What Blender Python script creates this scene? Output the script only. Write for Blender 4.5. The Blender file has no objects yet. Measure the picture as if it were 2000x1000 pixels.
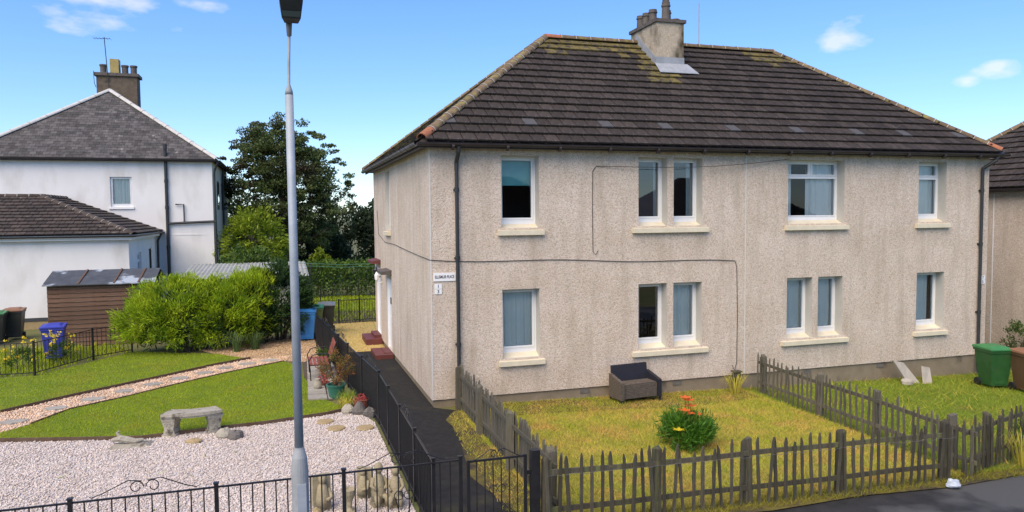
import bpy, math, random
import numpy as np
from mathutils import Vector, Matrix
from mathutils.geometry import tessellate_polygon
random.seed(7); rng = np.random.default_rng(7)
scene = bpy.context.scene
COL = scene.collection
R = math.radians
PI = math.pi

# ------------------------------------------------------------------ camera
cam_d = bpy.data.cameras.new('camera'); cam = bpy.data.objects.new('camera', cam_d); COL.objects.link(cam)
CAM = Vector((-2.9049, -14.8977, 3.8336))
yaw, pitch, roll = .3025, .0566, -.0091
fw = Vector((math.sin(yaw)*math.cos(pitch), math.cos(yaw)*math.cos(pitch), -math.sin(pitch)))
rt = Vector((math.cos(yaw), -math.sin(yaw), 0)); up = rt.cross(fw)
r2 = rt*math.cos(roll)+up*math.sin(roll); u2 = -rt*math.sin(roll)+up*math.cos(roll)
m = Matrix((r2, u2, -fw)).transposed().to_4x4(); m.translation = CAM
cam.matrix_world = m
cam_d.sensor_width = 36; cam_d.lens = 36*1441.55/2000; cam_d.clip_end = 2000
scene.camera = cam

# ------------------------------------------------------------------ world, sun, exposure
SUN_AZ = math.atan2(-.70, -.71); SUN_EL = R(50)
w = bpy.data.worlds.new('World'); scene.world = w; w.use_nodes = True
nt = w.node_tree; nt.nodes.clear()
def N(t, kind, **kw):
    n = t.nodes.new(kind)
    for k, v in kw.items(): setattr(n, k, v)
    return n
sky = N(nt, 'ShaderNodeTexSky', sky_type='NISHITA', sun_disc=False, sun_elevation=SUN_EL, sun_rotation=SUN_AZ)
sky.air_density = 1.0; sky.dust_density = .15; sky.ozone_density = 3.0; sky.altitude = 50
hs = N(nt, 'ShaderNodeHueSaturation'); hs.inputs['Saturation'].default_value = 1.26; hs.inputs['Value'].default_value = 2.15; hs.inputs['Hue'].default_value = .512
gm = N(nt, 'ShaderNodeGamma'); gm.inputs[1].default_value = .72; nt.links.new(sky.outputs[0], gm.inputs[0]); tn = N(nt, 'ShaderNodeMix', data_type='RGBA', blend_type='MULTIPLY'); tn.inputs[0].default_value = 1; tn.inputs[7].default_value = (.84, .96, 1.10, 1); nt.links.new(gm.outputs[0], tn.inputs[6]); nt.links.new(tn.outputs[2], hs.inputs['Color'])
tc = N(nt, 'ShaderNodeTexCoord')
cl_map = N(nt, 'ShaderNodeMapping'); cl_map.inputs['Scale'].default_value = (1, 1, 2.6)
cl_map.inputs['Location'].default_value = (.35, .1, .42)
nt.links.new(tc.outputs['Generated'], cl_map.inputs['Vector'])
cn = N(nt, 'ShaderNodeTexNoise'); cn.inputs['Scale'].default_value = 16; cn.inputs['Detail'].default_value = 7; cn.inputs['Roughness'].default_value = .52
nt.links.new(cl_map.outputs[0], cn.inputs['Vector'])
cr = N(nt, 'ShaderNodeValToRGB'); cr.color_ramp.elements[0].position = .0; cr.color_ramp.elements[1].position = 1.0
def dirpx(x, y): return (fw+r2*((x-1000)/1441.55)+u2*((500-y)/1441.55)).normalized()
puffs = [(dirpx(200, -18), .105), (dirpx(245, 2), .06), (dirpx(1650, 74), .036), (dirpx(1630, 86), .028), (dirpx(1945, 132), .022), (dirpx(1888, 160), .014)]
rp = random.Random(5)
for _ in range(34):                                    # the same scattered fair-weather puffs all round the sky
    a_, e_ = rp.uniform(0, 2*PI), R(rp.uniform(12, 70)); d_ = Vector((math.sin(a_)*math.cos(e_), math.cos(a_)*math.cos(e_), math.sin(e_)))
    if d_.dot(fw) < .72: puffs.append((d_, rp.uniform(.03, .11)))
nv = N(nt, 'ShaderNodeVectorMath', operation='NORMALIZE'); nt.links.new(tc.outputs['Generated'], nv.inputs[0])
last = None
for d_, r_ in puffs:
    sb_ = N(nt, 'ShaderNodeVectorMath', operation='SUBTRACT'); sb_.inputs[1].default_value = d_; nt.links.new(nv.outputs[0], sb_.inputs[0])
    sc_ = N(nt, 'ShaderNodeVectorMath', operation='MULTIPLY'); sc_.inputs[1].default_value = (1/r_, 1/r_, 1.9/r_); nt.links.new(sb_.outputs[0], sc_.inputs[0])
    le_ = N(nt, 'ShaderNodeVectorMath', operation='LENGTH'); nt.links.new(sc_.outputs[0], le_.inputs[0])
    if last is None: last = le_.outputs['Value']
    else:
        mn = N(nt, 'ShaderNodeMath', operation='MINIMUM'); nt.links.new(last, mn.inputs[0]); nt.links.new(le_.outputs['Value'], mn.inputs[1]); last = mn.outputs[0]
n2_ = N(nt, 'ShaderNodeMath', operation='MULTIPLY_ADD'); n2_.inputs[1].default_value = 4.2; n2_.inputs[2].default_value = -1.3; nt.links.new(cn.outputs['Fac'], n2_.inputs[0])
n3_ = N(nt, 'ShaderNodeMath', operation='SUBTRACT'); nt.links.new(n2_.outputs[0], n3_.inputs[0]); nt.links.new(last, n3_.inputs[1]); nt.links.new(n3_.outputs[0], cr.inputs[0])
mx = N(nt, 'ShaderNodeMix', data_type='RGBA'); mx.inputs[7].default_value = (7.4, 7.1, 7.8, 1)
cs = N(nt, 'ShaderNodeMath', operation='MULTIPLY'); cs.inputs[1].default_value = .55
nt.links.new(cr.outputs[0], cs.inputs[0]); nt.links.new(cs.outputs[0], mx.inputs[0])
nt.links.new(hs.outputs[0], mx.inputs[6])
bg = N(nt, 'ShaderNodeBackground'); bg.inputs['Strength'].default_value = .1
nt.links.new(mx.outputs[2], bg.inputs['Color'])
wo = N(nt, 'ShaderNodeOutputWorld'); nt.links.new(bg.outputs[0], wo.inputs[0])
sun_d = bpy.data.lights.new('sun', 'SUN'); sun_d.energy = 3.4; sun_d.angle = R(60); sun_d.color = (1, .83, .61)
sun = bpy.data.objects.new('sun', sun_d); COL.objects.link(sun)
sd = Vector((math.sin(SUN_AZ)*math.cos(SUN_EL), math.cos(SUN_AZ)*math.cos(SUN_EL), math.sin(SUN_EL)))
sun.rotation_euler = sd.to_track_quat('Z', 'Y').to_euler(); sun.location = (0, -20, 30)
vs = scene.view_settings; vs.view_transform = 'Standard'; vs.look = 'None'; vs.exposure = .6; vs.gamma = 1; vs.use_curve_mapping = False
try:
    scene.cycles.max_bounces = 6; scene.cycles.transparent_max_bounces = 12
except Exception: pass

# ------------------------------------------------------------------ materials
MATS = {}
def M(name, c1, c2=None, scale=5., rough=.85, bump=0., bscale=60., isl=0., orand=0., metal=0., detail=5, c3=None, c3pos=(.6, .72), scale3=2.5, trans=0., voro=False, stretch=None, spec=.4, jit=None):
    mt = bpy.data.materials.new(name); mt.use_nodes = True; t = mt.node_tree; L = t.links.new
    b = t.nodes['Principled BSDF']; b.inputs['Roughness'].default_value = rough; b.inputs['Metallic'].default_value = metal
    b.inputs['Specular IOR Level'].default_value = spec
    co = N(t, 'ShaderNodeTexCoord'); vec = co.outputs['Object']
    if stretch:
        mp = N(t, 'ShaderNodeMapping'); mp.inputs['Scale'].default_value = stretch; L(vec, mp.inputs[0]); vec = mp.outputs[0]
    c = None
    if c2 is not None:
        n = N(t, 'ShaderNodeTexNoise'); n.inputs['Scale'].default_value = scale; n.inputs['Detail'].default_value = detail; n.inputs['Roughness'].default_value = .6
        L(vec, n.inputs['Vector'])
        r = N(t, 'ShaderNodeValToRGB'); r.color_ramp.elements[0].position = .32; r.color_ramp.elements[1].position = .68
        r.color_ramp.elements[0].color = (*c1, 1); r.color_ramp.elements[1].color = (*c2, 1); L(n.outputs['Fac'], r.inputs[0]); c = r.outputs[0]
    if c3 is not None:
        n3 = N(t, 'ShaderNodeTexNoise'); n3.inputs['Scale'].default_value = scale3; n3.inputs['Detail'].default_value = 6; L(vec, n3.inputs['Vector'])
        r3 = N(t, 'ShaderNodeValToRGB'); r3.color_ramp.elements[0].position = c3pos[0]; r3.color_ramp.elements[1].position = c3pos[1]; L(n3.outputs['Fac'], r3.inputs[0])
        mm = N(t, 'ShaderNodeMix', data_type='RGBA'); L(r3.outputs[0], mm.inputs[0])
        if c: L(c, mm.inputs[6])
        else: mm.inputs[6].default_value = (*c1, 1)
        mm.inputs[7].default_value = (*c3, 1); c = mm.outputs[2]
    def vary(src, amt, c):
        mr = N(t, 'ShaderNodeMapRange'); mr.inputs[3].default_value = 1-amt; mr.inputs[4].default_value = 1+amt; L(src, mr.inputs[0])
        h = N(t, 'ShaderNodeHueSaturation'); L(mr.outputs[0], h.inputs['Value'])
        if c: L(c, h.inputs['Color'])
        else: h.inputs['Color'].default_value = (*c1, 1)
        return h.outputs[0]
    if isl:
        g_ = N(t, 'ShaderNodeNewGeometry'); c = vary(g_.outputs['Random Per Island'], isl, c)
        if jit is not None:
            r4 = N(t, 'ShaderNodeValToRGB'); e = r4.color_ramp; e.elements[0].color = (*jit[0], 1); e.elements[1].color = (*jit[-1], 1)
            e.interpolation = 'CONSTANT'
            for k in range(1, len(jit)):
                if k < len(jit)-1: el = e.elements.new(k/len(jit)); el.color = (*jit[k], 1)
            e.elements[-1].position = (len(jit)-1)/len(jit)
            ml = N(t, 'ShaderNodeMath', operation='MULTIPLY'); ml.inputs[1].default_value = 7.31; L(g_.outputs['Random Per Island'], ml.inputs[0])
            fr = N(t, 'ShaderNodeMath', operation='FRACT'); L(ml.outputs[0], fr.inputs[0]); L(fr.outputs[0], r4.inputs[0])
            mj = N(t, 'ShaderNodeMix', data_type='RGBA', blend_type='MULTIPLY'); mj.inputs[0].default_value = 1
            L(c, mj.inputs[6]); L(r4.outputs[0], mj.inputs[7]); c = mj.outputs[2]
    if orand:
        oi = N(t, 'ShaderNodeObjectInfo'); c = vary(oi.outputs['Random'], orand, c)
    if c: L(c, b.inputs['Base Color'])
    else: b.inputs['Base Color'].default_value = (*c1, 1)
    if bump:
        if voro:
            bn = N(t, 'ShaderNodeTexVoronoi'); bn.inputs['Scale'].default_value = bscale; ho = bn.outputs['Distance']
        else:
            bn = N(t, 'ShaderNodeTexNoise'); bn.inputs['Scale'].default_value = bscale; bn.inputs['Detail'].default_value = 4; ho = bn.outputs['Fac']
        L(vec, bn.inputs['Vector'])
        bp = N(t, 'ShaderNodeBump'); bp.inputs['Strength'].default_value = min(1, bump); bp.inputs['Distance'].default_value = .02
        L(ho, bp.inputs['Height']); L(bp.outputs[0], b.inputs['Normal'])
    if trans:
        tr = N(t, 'ShaderNodeBsdfTranslucent')
        if c: L(c, tr.inputs[0])
        else: tr.inputs[0].default_value = (*c1, 1)
        ms = N(t, 'ShaderNodeMixShader'); ms.inputs[0].default_value = trans
        L(b.outputs[0], ms.inputs[1]); L(tr.outputs[0], ms.inputs[2]); L(ms.outputs[0], t.nodes['Material Output'].inputs[0])
    MATS[name] = mt
    return mt
def dash(name, tones, tint, stain=(.30, .26, .19)):
    """pebble dash: small stones of several tones set in render"""
    mt = bpy.data.materials.new(name); mt.use_nodes = True; t = mt.node_tree; L = t.links.new
    b = t.nodes['Principled BSDF']; b.inputs['Roughness'].default_value = .92; b.inputs['Specular IOR Level'].default_value = .25
    co = N(t, 'ShaderNodeTexCoord')
    v = N(t, 'ShaderNodeTexVoronoi'); v.inputs['Scale'].default_value = 52; L(co.outputs['Object'], v.inputs['Vector'])
    sp = N(t, 'ShaderNodeSeparateColor'); L(v.outputs['Color'], sp.inputs[0])
    r = N(t, 'ShaderNodeValToRGB'); e = r.color_ramp; e.interpolation = 'CONSTANT'
    e.elements[0].color = (*tones[0], 1); e.elements[1].color = (*tones[-1], 1); e.elements[1].position = (len(tones)-1)/len(tones)
    for k in range(1, len(tones)-1): el = e.elements.new(k/len(tones)); el.color = (*tones[k], 1)
    L(sp.outputs[0], r.inputs[0])
    v2 = N(t, 'ShaderNodeTexNoise'); v2.inputs['Scale'].default_value = 1.1; v2.inputs['Detail'].default_value = 6; L(co.outputs['Object'], v2.inputs['Vector'])
    r2_ = N(t, 'ShaderNodeValToRGB'); r2_.color_ramp.elements[0].position = .35; r2_.color_ramp.elements[1].position = .75; L(v2.outputs['Fac'], r2_.inputs[0])
    mp = N(t, 'ShaderNodeMapping'); mp.inputs['Scale'].default_value = (2.5, 2.5, .35); L(co.outputs['Object'], mp.inputs[0])
    v3 = N(t, 'ShaderNodeTexNoise'); v3.inputs['Scale'].default_value = 1.5; v3.inputs['Detail'].default_value = 7; L(mp.outputs[0], v3.inputs['Vector'])
    r3 = N(t, 'ShaderNodeValToRGB'); r3.color_ramp.elements[0].position = .48; r3.color_ramp.elements[1].position = .78; L(v3.outputs['Fac'], r3.inputs[0])
    m1 = N(t, 'ShaderNodeMix', data_type='RGBA', blend_type='MULTIPLY'); m1.inputs[0].default_value = .8; L(r.outputs[0], m1.inputs[6])
    mt_ = N(t, 'ShaderNodeMix', data_type='RGBA'); mt_.inputs[6].default_value = (1, 1, 1, 1); mt_.inputs[7].default_value = (*tint, 1); L(r2_.outputs[0], mt_.inputs[0]); L(mt_.outputs[2], m1.inputs[7])
    m2 = N(t, 'ShaderNodeMix', data_type='RGBA'); sc_ = N(t, 'ShaderNodeMath', operation='MULTIPLY'); sc_.inputs[1].default_value = .6
    L(r3.outputs[0], sc_.inputs[0]); L(sc_.outputs[0], m2.inputs[0]); L(m1.outputs[2], m2.inputs[6]); m2.inputs[7].default_value = (*stain, 1)
    L(m2.outputs[2], b.inputs['Base Color'])
    bp = N(t, 'ShaderNodeBump'); bp.inputs['Strength'].default_value = .7; bp.inputs['Distance'].default_value = .015; bp.invert = True
    L(v.outputs['Distance'], bp.inputs['Height']); L(bp.outputs[0], b.inputs['Normal'])
    MATS[name] = mt; return mt
def glass(name, tint=(.88, .94, .94), refl=1.3):
    mt = bpy.data.materials.new(name); mt.use_nodes = True; t = mt.node_tree; L = t.links.new; t.nodes.clear()
    o = N(t, 'ShaderNodeOutputMaterial'); tr = N(t, 'ShaderNodeBsdfTransparent'); tr.inputs[0].default_value = (*tint, 1)
    gl = N(t, 'ShaderNodeBsdfGlossy'); gl.inputs['Roughness'].default_value = .015
    fr = N(t, 'ShaderNodeFresnel'); fr.inputs[0].default_value = 1.5
    mu = N(t, 'ShaderNodeMath', operation='MULTIPLY', use_clamp=True); mu.inputs[1].default_value = refl; L(fr.outputs[0], mu.inputs[0])
    ms = N(t, 'ShaderNodeMixShader'); L(mu.outputs[0], ms.inputs[0]); L(tr.outputs[0], ms.inputs[1]); L(gl.outputs[0], ms.inputs[2]); L(ms.outputs[0], o.inputs[0])
    MATS[name] = mt; return mt

TONES = [(.67, .565, .45), (.64, .53, .42), (.70, .615, .505), (.49, .40, .305), (.67, .535, .445), (.72, .645, .545), (.58, .48, .38)]
dash('dash', TONES, (.83, .80, .75), (.38, .31, .22))
M('band', (.52, .50, .45), (.46, .44, .39), 3, .8, .1, 80)
M('bead', (.62, .60, .54), None, rough=.8)
M('cream', (.72, .65, .48), (.62, .55, .40), 4, .6, .1, 90)
M('upvc', (.80, .81, .80), (.74, .75, .74), 2, .35)
M('plinth', (.20, .16, .105), (.27, .22, .15), 2.5, .9, .3, 40, c3=(.07, .06, .05), scale3=1.6)
M('tile', (.032, .026, .022), (.058, .047, .040), 9, .85, .35, 90, orand=.25, isl=.25, c3=(.26, .25, .22), c3pos=(.69, .73), scale3=17, spec=.2)
M('tile_moss', (.075, .062, .028), (.16, .125, .03), 8, .95, .6, 60, isl=.2, orand=.25, c3=(.045, .038, .034), c3pos=(.5, .62), scale3=6)
M('tile_vent', (.085, .082, .082), (.065, .062, .062), 9, .8, .2, 60)
M('ridge', (.115, .075, .045), (.17, .125, .075), 9, .9, .5, 50, isl=.3, orand=.25, c3=(.20, .17, .05), c3pos=(.52, .66), scale3=6)
M('ridge_orange', (.40, .15, .075), (.24, .10, .05), 9, .85, .3, 50)
M('mortar', (.42, .40, .36), (.30, .28, .24), 12, .95, .4, 40)
M('gutter', (.028, .022, .022), (.045, .036, .034), 3, .45, .1, 30)
M('gutter_grey', (.10, .10, .10), (.16, .155, .15), 5, .5)
M('pipe', (.022, .026, .028), (.035, .038, .040), 4, .5)
M('lead', (.24, .26, .28), (.33, .35, .37), 5, .6, .2, 12)
M('chimney', (.36, .30, .21), (.50, .43, .33), 25, .95, .8, 45, c3=(.06, .045, .025), c3pos=(.47, .66), scale3=1.9, stretch=(1, 1, .55))
M('chimney_brown', (.10, .078, .055), (.16, .125, .09), 4, .95, .6, 45, c3=(.05, .04, .03), scale3=2)
M('pot', (.075, .065, .058), (.13, .115, .10), 6, .8, .2, 30)
M('pot_yellow', (.42, .33, .12), (.33, .25, .09), 6, .8)
M('pot_clay', (.30, .15, .08), (.22, .11, .06), 6, .8)
glass('glass'); glass('glass_dark', (.64, .72, .72), 3.4)
M('curtain', (.92, .91, .86), (.86, .85, .80), 2, .9)
M('curtain_teal', (.90, .90, .83), (.80, .82, .76), 2, .9)
M('blind', (.16, .46, .45), (.22, .54, .52), 3, .8)
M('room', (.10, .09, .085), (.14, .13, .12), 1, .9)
M('door_white', (.78, .79, .79), None, rough=.4)
M('red_step', (.15, .042, .034), (.10, .03, .026), 5, .6, .1, 40)
M('black', (.012, .012, .013), (.022, .022, .024), 8, .38)
M('black_plastic', (.02, .02, .022), None, rough=.5)
M('white_paint', (.80, .80, .78), None, rough=.6)
M('white_render', (.80, .785, .75), (.74, .725, .69), .8, .9, .35, 45, c3=(.56, .54, .48), c3pos=(.52, .80), scale3=1.1, stretch=(1, 1, .4))
M('cream_render', (.66, .58, .42), (.60, .52, .37), 1, .9, .3, 45)
M('slate', (.044, .041, .040), (.085, .079, .074), 4, .8, .3, 20, isl=.4, orand=.3, c3=(.25, .24, .22), c3pos=(.68, .75), scale3=4)
M('old_tile', (.042, .032, .026), (.075, .058, .046), 7, .9, .5, 40, isl=.3, orand=.3, c3=(.28, .26, .22), c3pos=(.66, .73), scale3=8)
M('white_ridge', (.56, .55, .52), (.42, .41, .38), 5, .8)
M('dark_base', (.05, .055, .06), None, rough=.8)
M('lawn_ground', (.10, .15, .010), (.15, .20, .014), 2.5, .95, .5, 60)
M('grass_green', (.26, .36, .008), (.37, .45, .012), 1.6, .8, isl=.3, trans=.35, c3=(.42, .40, .02), c3pos=(.5, .72), scale3=1.1)
M('dry_ground', (.30, .25, .06), (.18, .20, .03), 1.3, .95, .5, 60)
M('grass_dry', (.64, .49, .10), (.38, .43, .03), 1.6, .85, isl=.3, trans=.3, c3=(.66, .42, .11), c3pos=(.50, .66), scale3=1.3)
M('grass_mid', (.19, .29, .02), (.30, .34, .035), 1.2, .85, isl=.3, trans=.3, c3=(.26, .22, .06), c3pos=(.56, .75), scale3=1.3)
M('moss', (.15, .13, .02), (.09, .065, .02), 6, .95, .8, 30, c3=(.045, .035, .022), c3pos=(.5, .62), scale3=2.2)
M('moss_tuft', (.28, .25, .02), (.18, .18, .02), 3, .9, isl=.3, trans=.2)
M('straw', (.60, .43, .17), (.50, .40, .12), 1.2, .9, isl=.3, trans=.2)
M('straw_ground', (.50, .36, .14), (.42, .33, .10), 1.5, .95, .5, 40)
M('soil', (.06, .045, .03), (.10, .075, .05), 6, .95, .6, 30)
M('ground', (.09, .11, .03), (.14, .13, .05), .6, .95, .4, 8)
M('asphalt', (.018, .018, .017), (.032, .030, .028), 8, .85, .5, 90, c3=(.055, .052, .03), c3pos=(.58, .78), scale3=1.6, spec=.2)
M('wet', (.024, .024, .023), (.044, .042, .040), 3, .6, .4, 90, c3=(.085, .085, .08), c3pos=(.50, .56), scale3=.5, spec=.25)
M('kerb', (.24, .23, .21), (.17, .165, .15), 4, .85, .3, 30)
M('gravel_bed', (.46, .41, .38), (.58, .53, .50), 30, .95, .8, 50)
M('gravel', (.65, .60, .555), (.57, .52, .475), 1.2, .85, isl=.22, jit=[(1, 1, 1), (.96, .90, .86), (1, .96, .92), (.75, .68, .62), (1, .93, .88), (.9, .86, .84)])
M('path_bed', (.44, .34, .24), (.56, .45, .34), 20, .95, .8, 45)
M('path_gravel', (.72, .58, .46), (.62, .48, .36), 2, .9, isl=.3, jit=[(1, 1, 1), (1, .88, .76), (.95, .8, .66), (1, .97, .93), (.78, .66, .54)])
M('bark', (.50, .35, .20), (.40, .26, .14), 3, .95, isl=.35)
M('flag', (.27, .25, .21), (.36, .34, .29), 4, .9, .4, 25, orand=.15, c3=(.15, .14, .10), scale3=3)
M('edging', (.085, .05, .03), (.13, .085, .055), 6, .9, .4, 30)
M('stone', (.30, .27, .21), (.40, .37, .30), 6, .95, .7, 35, c3=(.14, .12, .09), c3pos=(.55, .66), scale3=7)
M('stone_tan', (.38, .29, .15), (.30, .22, .11), 6, .9, .5, 30)
M('stone_dark', (.11, .10, .09), (.17, .155, .135), 5, .9, .5, 20)
M('statue', (.36, .31, .20), (.27, .23, .14), 8, .95, .6, 40)
M('picket', (.052, .045, .029), (.100, .090, .062), 7, .92, .6, 30, orand=.3, stretch=(6, 6, .7), c3=(.12, .13, .045), c3pos=(.52, .68), scale3=2)
M('picket_grey', (.145, .132, .098), (.088, .079, .055), 7, .92, .6, 30, orand=.25, stretch=(6, 6, .7), c3=(.12, .115, .05), c3pos=(.58, .72), scale3=2)
M('galv', (.27, .31, .35), (.36, .40, .44), 4, .55, .1, 40, metal=.1)
M('galv_base', (.26, .28, .285), (.35, .365, .37), 5, .6, .15, 40, metal=.05, c3=(.20, .19, .15), scale3=3)
M('lantern', (.035, .042, .042), (.05, .058, .056), 6, .45)
M('lantern_glass', (.12, .16, .15), None, rough=.15)
M('shed', (.105, .058, .035), (.17, .10, .065), 5, .9, .5, 25, orand=.2, stretch=(.6, 6, 8), c3=(.20, .15, .11), c3pos=(.6, .75), scale3=3)
M('felt', (.05, .055, .06), (.085, .09, .095), 3, .65, .4, 8, c3=(.34, .38, .42), c3pos=(.56, .62), scale3=1.3)
M('asbestos', (.25, .26, .23), (.35, .36, .33), 2, .9, .2, 20, c3=(.16, .17, .10), scale3=1.5)
M('bin_blue', (.045, .055, .33), (.055, .065, .38), 3, .45); M('bin_lightblue', (.03, .16, .42), (.04, .2, .5), 3, .45)
M('bin_green', (.02, .085, .022), (.03, .11, .03), 5, .5, c3=(.06, .08, .04), scale3=4); M('bin_green_lid', (.04, .18, .055), (.05, .22, .075), 5, .45)
M('bin_brown', (.105, .058, .03), (.13, .075, .04), 3, .5); M('bin_brown_lid', (.22, .11, .06), (.26, .13, .07), 3, .5)
M('bin_dark', (.03, .032, .028), (.045, .047, .04), 3, .5); M('bin_grey', (.14, .15, .15), (.2, .21, .21), 3, .45); M('bin_olive', (.10, .15, .05), (.13, .18, .06), 3, .5)
M('bench_wood', (.20, .05, .03), (.27, .08, .05), 6, .6, .2, 30, orand=.15)
M('pot_green', (.035, .14, .10), (.05, .17, .125), 4, .3)
M('terracotta', (.27, .09, .055), (.2, .065, .04), 8, .8, .3, 30)
M('wicker', (.055, .045, .036), (.16, .13, .10), 14, .7, .9, 40, stretch=(1, 1, 4)); M('wicker_dark', (.012, .013, .020), (.024, .025, .034), 40, .6, .6, 70)
M('leaf_dark', (.050, .080, .020), (.11, .145, .036), .8, .7, isl=.4, trans=.2, c3=(.055, .035, .028), c3pos=(.5, .7), scale3=.5)
M('leaf_deep', (.018, .035, .012), (.035, .06, .018), .8, .75, isl=.4, trans=.2)
M('leaf_mid', (.05, .10, .014), (.09, .155, .022), 1, .7, isl=.35, trans=.3)
M('leaf_lime', (.20, .28, .014), (.27, .34, .022), 1.2, .7, isl=.35, trans=.35)
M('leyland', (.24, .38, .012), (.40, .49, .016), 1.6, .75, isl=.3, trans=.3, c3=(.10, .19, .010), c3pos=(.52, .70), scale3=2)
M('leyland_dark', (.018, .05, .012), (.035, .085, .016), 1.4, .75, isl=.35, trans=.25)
M('leaf_hedge', (.06, .125, .015), (.11, .18, .025), 1.5, .7, isl=.4, trans=.25)
M('leaf_bright', (.05, .15, .012), (.10, .24, .02), 3, .55, isl=.3, trans=.3)
M('leaf_orange', (.30, .10, .03), (.22, .13, .03), 3, .7, isl=.4, trans=.35, c3=(.16, .15, .03), c3pos=(.45, .6), scale3=4)
M('leaf_strap', (.07, .13, .03), (.12, .18, .06), 3, .6, isl=.3, trans=.25)
M('petal_orange', (.80, .13, .02), (.75, .18, .04), 4, .6, trans=.3); M('petal_yellow', (.80, .62, .03), None, rough=.6, trans=.3)
M('petal_red', (.32, .04, .04), (.25, .05, .03), 5, .7)
M('wood_trunk', (.07, .05, .035), (.11, .085, .06), 5, .95, .6, 20)
M('plastic_bag', (.36, .42, .48), (.5, .55, .6), 9, .35, .5, 20)
M('rubble', (.40, .37, .31), (.32, .29, .24), 5, .9, .4, 25)
M('ink', (.015, .015, .015), None, rough=.6)
M('cable', (.05, .045, .04), None, rough=.7); M('cable_white', (.55, .55, .52), None, rough=.7); M('line_green', (.10, .26, .18), None, rough=.6)

# ------------------------------------------------------------------ helpers
def g(x):
    return -.15-.025*min(max(x, 0), 20)
def link(o): COL.objects.link(o); return o
def tag(o, label=None, cat=None, group=None, kind=None):
    if label: o['label'] = label
    if cat: o['category'] = cat
    if group: o['group'] = group
    if kind: o['kind'] = kind
    return o
def empty(name, loc, label, cat, group=None, rz=0):
    o = bpy.data.objects.new(name, None); o.empty_display_size = .2; o.location = loc; o.rotation_euler = (0, 0, rz)
    return tag(link(o), label, cat, group)
def woff(o):
    v = Vector((0, 0, 0))
    while o is not None: v = v+o.location; o = o.parent
    return v
class MB:
    def __init__(s): s.v = []; s.f = []
    def add(s, vs_, fs):
        b = len(s.v); s.v += [tuple(p) for p in vs_]; s.f += [tuple(i+b for i in f) for f in fs]; return s
    def quad(s, a, b, c, d): return s.add([a, b, c, d], [(0, 1, 2, 3)])
    def box(s, x0, x1, y0, y1, z0, z1):
        return s.add([(x0, y0, z0), (x1, y0, z0), (x1, y1, z0), (x0, y1, z0), (x0, y0, z1), (x1, y0, z1), (x1, y1, z1), (x0, y1, z1)],
                     [(0, 3, 2, 1), (4, 5, 6, 7), (0, 1, 5, 4), (1, 2, 6, 5), (2, 3, 7, 6), (3, 0, 4, 7)])
    def hexa(s, bot, top):
        n = len(bot)
        return s.add(list(bot)+list(top), [tuple(range(n-1, -1, -1)), tuple(range(n, 2*n))]+[(i, (i+1) % n, n+(i+1) % n, n+i) for i in range(n)])
    def tube(s, pts, rad, n=8, cap=True, sq=1.):
        pts = [Vector(p) for p in pts]; k = len(pts)
        if not hasattr(rad, '__len__'): rad = [rad]*k
        rings = []; prev = None
        for i, p in enumerate(pts):
            t = (pts[min(i+1, k-1)]-pts[max(i-1, 0)]).normalized()
            a = prev if prev is not None else (Vector((0, 0, 1)) if abs(t.z) < .9 else Vector((1, 0, 0)))
            x = (a-t*a.dot(t)).normalized(); prev = x; y = t.cross(x)
            rings.append([p+(x*math.cos(2*PI*j/n)+y*math.sin(2*PI*j/n)*sq)*rad[i] for j in range(n)])
        vs_ = [q for r_ in rings for q in r_]; fs = []
        for i in range(k-1):
            for j in range(n): fs.append((i*n+j, i*n+(j+1) % n, (i+1)*n+(j+1) % n, (i+1)*n+j))
        if cap: fs += [tuple(range(n-1, -1, -1)), tuple(range((k-1)*n, k*n))]
        return s.add(vs_, fs)
    def lathe(s, c, prof, n=16):
        vs_ = []; k = len(prof)
        for r_, z in prof:
            for j in range(n): vs_.append((c[0]+r_*math.cos(2*PI*j/n), c[1]+r_*math.sin(2*PI*j/n), c[2]+z))
        fs = [(i*n+j, i*n+(j+1) % n, (i+1)*n+(j+1) % n, (i+1)*n+j) for i in range(k-1) for j in range(n)]
        fs += [tuple(range(n-1, -1, -1)), tuple(range((k-1)*n, k*n))]
        return s.add(vs_, fs)
    def blob(s, c, rx, ry, rz, seed=0, n=10, m_=7, amp=.18):
        rr = random.Random(seed); vs_ = []; ph = [rr.uniform(0, 6.28) for _ in range(6)]
        for i in range(m_+1):
            th = PI*i/m_
            for j in range(n):
                f = 2*PI*j/n
                k = 1+amp*(math.sin(2*f+ph[0]+2*th)*.5+math.sin(3*f+ph[1])*math.sin(th*2+ph[2])*.5+math.sin(5*th+ph[3])*.3)
                vs_.append((c[0]+rx*k*math.sin(th)*math.cos(f), c[1]+ry*k*math.sin(th)*math.sin(f), c[2]+rz*k*math.cos(th)))
        return s.add(vs_, [(i*n+j, (i+1)*n+j, (i+1)*n+(j+1) % n, i*n+(j+1) % n) for i in range(m_) for j in range(n)])
    def mesh(s, name, mat, off=(0, 0, 0), smooth=False):
        me = bpy.data.meshes.new(name); me.from_pydata([(p[0]-off[0], p[1]-off[1], p[2]-off[2]) for p in s.v], [], s.f)
        me.materials.append(MATS[mat]); me.update()
        if smooth: me.shade_smooth()
        return me
    def build(s, name, mat, parent=None, world=True, smooth=False):
        off = woff(parent) if (parent is not None and world) else (0, 0, 0)
        o = bpy.data.objects.new(name, s.mesh(name, mat, off, smooth)); link(o)
        if parent is not None: o.parent = parent
        return o
    def thing(s, name, mat, label, cat, base, group=None, smooth=False, kind=None):
        o = bpy.data.objects.new(name, s.mesh(name, mat, base, smooth)); o.location = base; link(o)
        return tag(o, label, cat, group, kind)
def inst(name, me, parent, mat4):
    o = bpy.data.objects.new(name, me); link(o); o.parent = parent; o.matrix_local = mat4; return o
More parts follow.
